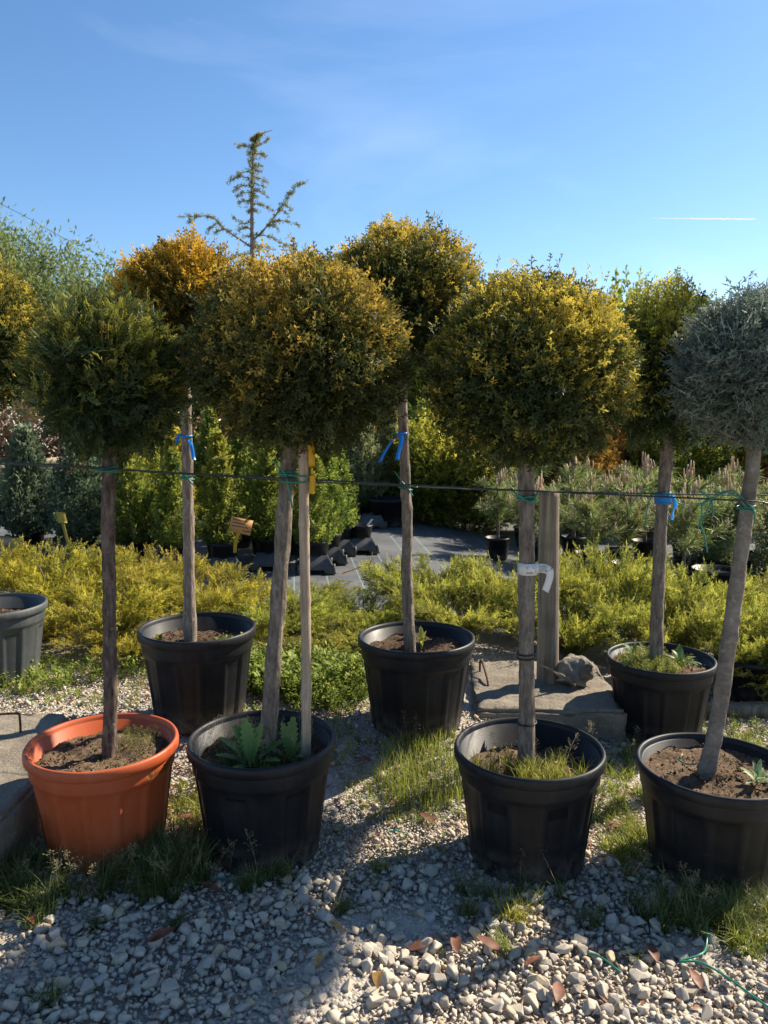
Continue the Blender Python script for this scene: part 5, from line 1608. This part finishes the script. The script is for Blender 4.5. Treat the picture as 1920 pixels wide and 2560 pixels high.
# price signs and sticks
sg = thing('price_sign', 'orange plastic price sign on a stake in the nursery row', 'sign', g3(-1.22, 6.20, .24), -.15)
sg.scale = (1.25, 1.25, 1.25)
bd = link('board', MB().box((-.075, -.002, .13), (.075, .002, .23), Matrix.Rotation(RAD(-12), 4, 'X') @ Matrix.Rotation(RAD(10), 4, 'Y')).mesh('board', M['orange_sign']), sg, (0, 0, 0))
link('stake', MB().add(*strip([(0, 0, 0), (0, .015, .07), (.02, .03, .14)], [(1, 0, 0), (1, 0, 0)], .012, 8)).mesh('stake', M['yellow_tag']), sg)
mb = MB()
rsd = np.random.RandomState(4)
for k in range(4):
    w = (.050, .042, .055, .030)[k]
    x0 = -.060 if k < 3 else .02
    mb.add(*strip([(x0 + i * w * 2 / 9, -.0035, .215 - k * .021 + rsd.normal() * .0012) for i in range(10)], [(0, 0, 1), (0, 0, 1)], .0028, 24))
V = np.concatenate(mb.V)
Mx = np.array((Matrix.Rotation(RAD(-12), 3, 'X') @ Matrix.Rotation(RAD(10), 3, 'Y')))
link('writing', mesh_np('writing', V @ Mx.T, [np.concatenate(mb.Q)], M['sign_ink']), bd)
def stick_tag(label, pts, ups, w, mat='yellow_tag'):
    mb = MB()
    mb.add(*strip(pts, ups, w * .35, 10))
    p, q = np.array(pts[-2]), np.array(pts[-1])
    mb.add(*strip([q - (q - p) * .02, q + unit(q - p) * .09], [ups[-1], ups[-1]], w, 6))
    tag(link('plant_tag', mb.mesh('plant_tag', M[mat])), label, 'tag', 'plastic tags in the nursery rows')
b = g3(-.66, 6.62, .2)
stick_tag('slim orange tag standing upright right of the cane', [b, (b[0], b[1], b[2] + .12), (b[0] - .005, b[1], b[2] + .2)], [(1, 0, 0), (1, 0, 0)], .014)
b = g3(-.36, 6.30, .06)
stick_tag('yellow tag leaning over the low juniper', [b, (b[0] + .09, b[1], b[2] + .03), (b[0] + .17, b[1], b[2] + .06)], [(0, .3, 1), (0, .3, 1)], .016)
b = g3(-2.62, 6.30, .25)
stick_tag('faded yellow sign on a stick left of the dark trunk', [b, (b[0] - .02, b[1], b[2] + .10), (b[0] - .04, b[1], b[2] + .2)], [(1, 0, 0), (1, 0, 0)], .038, 'faded_tag')
b = g3(-.22, 7.52, .20)
stick_tag('white tag in the lone pot stand', [b, (b[0] + .02, b[1], b[2] + .05), (b[0] + .05, b[1], b[2] + .09)], [(1, 0, 0), (1, 0, 0)], .012, 'white_label')

# pale timber at the left
def beam(label, p, q, r):
    P = resample([p, q], 16)
    V, Q, T = tube_np(P, r, 10, True, 1 + .03 * np.random.RandomState(2).normal(size=(16, 10)))
    tag(link('timber_pole', MB().add(V, Q, T).mesh('timber_pole', M['pale_wood'], True)), label, 'timber', 'pale timber at the left')
beam('pale peeled pole, upper of those at the left edge', (-4.9, 8.8, .86), (-3.2, 10.2, 1.02), .055)
beam('pale peeled pole, middle, behind the blue-green conifers', (-5.0, 8.9, .50), (-3.0, 9.9, .56), .05)
beam('pale weathered board end at the left edge above the golden juniper', (-4.6, 7.2, .30), (-3.4, 7.15, .32), .06)

# broad-leaved shrubs at the far left
def leaf_cloud(seed, mat, rad, N, L, w, nclump=40, csize=.25):
    rs = np.random.RandomState(seed)
    C = unit(rs.normal(size=(nclump, 3))) * np.array(rad) * rs.uniform(.45, 1.0, (nclump, 1))
    k = rs.randint(0, nclump, N)
    P = C[k] + rs.normal(size=(N, 3)) * csize * np.array([1, 1, .8])
    d = unit(rs.normal(size=(N, 3)) + [0, 0, .4])
    sd = unit(np.cross(d, rs.normal(size=(N, 3))))
    E = np.concatenate([P, d, sd, L * rs.uniform(.6, 1.3, (N, 1)), w * rs.uniform(.7, 1.2, (N, 1)), np.zeros((N, 1)), np.ones((N, 1))], 1)
    V, F, t = kites(E)
    cl = rs.rand(nclump)
    return mesh_np('foliage', V, F, mat, dict(tip=t, rnd=np.repeat(rs.rand(N), 4), gold=np.repeat(cl[k], 4)))
RL = leaf_cloud(801, M['red_leaf'], (.5, .45, .7), 2600, .075, .018, 46, .12)
for x, y, s, lb in ((-4.55, 9.9, 1.0, 'red-leaved shrub at the left edge below the golden crown'), (-3.85, 10.4, 1.05, 'red and green leaved shrub behind the pale poles'), (-5.4, 10.3, 1.1, 'dark red shrub beyond the left edge'), (-2.2, 10.6, .95, 'dark leaved shrub behind the golden conifers, left')):
    t = thing('red_shrub', lb, 'shrub', g3(x, y, .02), x, 'red-leaved shrubs', s)
    link('foliage', RL, t, (0, 0, .85))
    link('stem', STEM, t)

# ------------------------------------------------------------------ far trees
def willow(name, label, loc, h, seed, mat, R, N=9000, L=.16, w=.022):
    rs = np.random.RandomState(seed)
    t = thing(name, label, 'tree', loc)
    wood = MB()
    wood.tube(resample([(0, 0, 0), (.1, 0, h * .2), (0, .1, h * .45)], 12), np.linspace(.22, .12, 12), 9)
    E = []
    nb = 70
    for k in range(nb):
        a = rs.rand() * 6.28
        e = rs.uniform(.1, 1.0)
        s = np.array([0, 0, h * rs.uniform(.12, .45)])
        out = R * math.sqrt(1 - (e - .1) ** 2 * .9) * rs.uniform(.55, 1.0)
        tip = np.array([math.cos(a) * out, math.sin(a) * out, h * (.35 + .62 * e) * rs.uniform(.88, 1.0)])
        P = resample([s, (s + tip) / 2 + [0, 0, .12 * h], tip], 10)
        wood.tube(P, np.linspace(.05, .008, 10), 5, False)
        n = N // nb
        u = rs.rand(n) ** .6
        i = np.minimum((u * 9).astype(int), 8)
        c = P[i] + (P[i + 1] - P[i]) * (u * 9 - i)[:, None]
        tw = rs.normal(size=(n, 3)) * [.30, .30, .30] * (R / 3)
        d = unit(rs.normal(size=(n, 3)) * .6 + tw * .5 + [0, 0, .5])
        E.append(np.concatenate([c + tw, d, unit(np.cross(d, rs.normal(size=(n, 3)))), L * rs.uniform(.6, 1.4, (n, 1)), w * rs.uniform(.7, 1.3, (n, 1)), np.zeros((n, 1)), np.full((n, 1), 1.0)], 1))
    V, F, tp = kites(np.concatenate(E))
    nn = len(V) // 4
    link('trunk', wood.mesh('trunk', M['bark_grey'], True), t)
    link('crown', mesh_np('crown', V, F, mat, dict(tip=tp, rnd=np.repeat(rs.rand(nn), 4), gold=np.repeat(rs.rand(nn), 4))), t)
    return t
willow('willow_tree', 'pale green feathery tree at the left edge, behind the crowns', (-11.6, 25, 0), 7.9, 901, M['willow_leaf'], 3.2, 42000, .17, .025)
willow('willow_tree', 'pale green feathery tree showing between the two left crowns', (-8.9, 24, 0), 6.6, 902, M['willow_leaf'], 2.1, 22000, .17, .025)
willow('broadleaf_tree', 'distant olive tree top above the right back crown', (13.4, 40, 0), 7.7, 903, M['tree_leaf'], 2.2, 6000, .30, .09)
willow('broadleaf_tree', 'distant tree far left behind the feathery trees', (-17, 32, 0), 8.5, 904, M['tree_leaf'], 3.2, 6000, .30, .09)
for k, (x, y, h, lb) in enumerate(((-3.5, 27, 4.2, 'low distant tree hidden behind the amber crown'), (3.0, 26, 3.6, 'low distant tree hidden behind the labelled crown'), (8.5, 27, 4.0, 'low distant tree behind the right back crown'), (15, 30, 5.0, 'distant tree beyond the right edge'), (0, 30, 3.8, 'low distant tree behind the middle crown'), (5.5, 31, 4.0, 'low distant tree right of the middle'))):
    willow('broadleaf_tree', lb, (x, y, 0), h, 910 + k, M['tree_leaf'], 2.4, 2400, .32, .10)

# cedar with a nodding leader
ct = thing('cedar_tree', 'tall slender cedar with nodding tip rising above the crowns', 'tree', (-2.99, 18, 0))
def cz(zx, zy):
    return np.array([(zx - 900) * .00203, 0, 4.93 + (1600 - zy) * .00200])
wood = MB()
main = [np.array([0, 0, 0]), np.array([-.02, 0, 2.5]), cz(900, 1600), cz(905, 1300), cz(910, 900), cz(930, 450), cz(945, 270), cz(1000, 205), cz(1150, 145)]
wood.tube(resample(main, 60), np.concatenate([np.linspace(.085, .022, 40), np.linspace(.022, .006, 20)]), 8)
brs = [[(880, 1400), (600, 1210), (480, 1090), (300, 1080), (80, 1090)], [(920, 1330), (1080, 1160), (1200, 1000), (1310, 830), (1400, 720), (1520, 680)], [(920, 930), (1050, 950), (1150, 1000)],
       [(935, 340), (830, 295), (735, 302)], [(945, 335), (1040, 295), (1130, 255)], [(935, 400), (868, 400)], [(940, 395), (1030, 410), (1085, 455)], [(925, 520), (1035, 540)], [(925, 460), (880, 490)],
       [(915, 575), (800, 595), (750, 630)], [(920, 575), (1025, 605)], [(905, 660), (760, 650), (640, 712)], [(915, 640), (1010, 660), (1088, 708)], [(905, 735), (780, 740), (690, 797)], [(915, 700), (1060, 760)],
       [(905, 815), (800, 820), (735, 856)], [(915, 800), (1000, 800), (1090, 862)], [(905, 905), (820, 900), (738, 942)], [(1130, 1120), (1280, 1135), (1450, 1200)], [(905, 1130), (800, 1150), (695, 1080)],
       [(900, 1210), (820, 1200), (750, 1240)], [(920, 1270), (1100, 1290), (1250, 1370), (1385, 1420)], [(895, 1290), (780, 1280)], [(880, 1470), (760, 1490), (640, 1530)], [(910, 1420), (1000, 1400), (1160, 1430)],
       [(600, 1210), (540, 1230), (485, 1285)], [(500, 1150), (430, 1230), (405, 1285)], [(1200, 1000), (1260, 1010), (1320, 1070)], [(1240, 940), (1300, 960), (1350, 1020)], [(1080, 1170), (1160, 1190), (1220, 1250)],
       [(910, 1020), (860, 1030)], [(920, 1000), (980, 1030)], [(300, 1080), (240, 1120), (208, 1160)], [(1310, 830), (1370, 820)], [(900, 1580), (800, 1570), (700, 1620)], [(905, 1560), (1000, 1580), (1080, 1640)], [(920, 1350), (980, 1420)], [(915, 850), (960, 850), (990, 880)]]
rsd = np.random.RandomState(31)
E = []
for bi, b in enumerate(brs):
    dep = rsd.uniform(-1, 1) * .35
    P0 = np.array([cz(*q) for q in b])
    ln = np.linalg.norm(P0 - P0[0], axis=1)
    P0[:, 1] += dep * ln
    if bi in (0, 1):
        P0[:, 1] *= .4
    P = resample(P0, 14)
    wood.tube(P, np.linspace(.022 if bi < 2 else .012, .004, 14), 5, False)
    Lb = np.linalg.norm(np.diff(P, axis=0), axis=1).sum()
    for _ in range(int(Lb * 34) + 4):
        u = rsd.rand() * 12.99
        i = int(u)
        c = P[i] + (P[i + 1] - P[i]) * (u - i) + rsd.normal(size=3) * [.02, .05, .018]
        for _k in range(11):
            d = unit(rsd.normal(size=3) + [0, 0, .35])
            E.append([*c, *d, *unit(np.cross(d, rsd.normal(size=3))), rsd.uniform(.040, .085), .007, 0, 1])
# side twigs turned towards and away from the viewer
tr = resample(main, 60)
for _ in range(150):
    i = rsd.randint(28, 55)
    a = rsd.rand() * 6.28
    c0 = tr[i]
    Lt = rsd.uniform(.05, .30) * (1.15 - (i - 28) / 40)
    for q in range(3):
        c = c0 + np.array([math.cos(a) * .6, math.sin(a), -.15]) * Lt * (q + 1) / 3
        for _k in range(8):
            d = unit(rsd.normal(size=3) + [0, 0, .35])
            E.append([*c, *d, *unit(np.cross(d, rsd.normal(size=3))), rsd.uniform(.03, .07), .006, 0, 1])
V, F, tp = kites(np.array(E))
nn = len(V) // 4
link('trunk', wood.mesh('trunk', M['bark_grey'], True), ct)
link('crown', mesh_np('crown', V, F, M['cedar_needle'], dict(tip=tp, rnd=np.repeat(rsd.rand(nn), 4), gold=np.repeat(rsd.rand(nn), 4))), ct)

# power cable and contrail
P = resample([(-22, 30, 13.0), (-14.39, 30, 9.44), (-11.5, 30, 7.93), (-6, 30, 5.6)], 40)
tag(link('power_cable', MB().tube(P, .009, 5).mesh('power_cable', M['wire'])), 'thin dark overhead cable crossing the upper left sky', 'cable')
n = 60
P = np.stack([np.linspace(992, 1402, n), np.full(n, 3000.0), np.linspace(745.8, 742.6, n)], -1)
P[:, 2] += .5 * np.random.RandomState(1).normal(size=n)
tag(link('contrail', MB().tube(P, np.concatenate([np.linspace(.2, 2.3, 30), np.linspace(2.3, 2.7, 26), [2.2, 1.5, .8, .3]]), 8).mesh('contrail', M['contrail'], True)), 'short straight white contrail in the sky at the right', 'contrail')
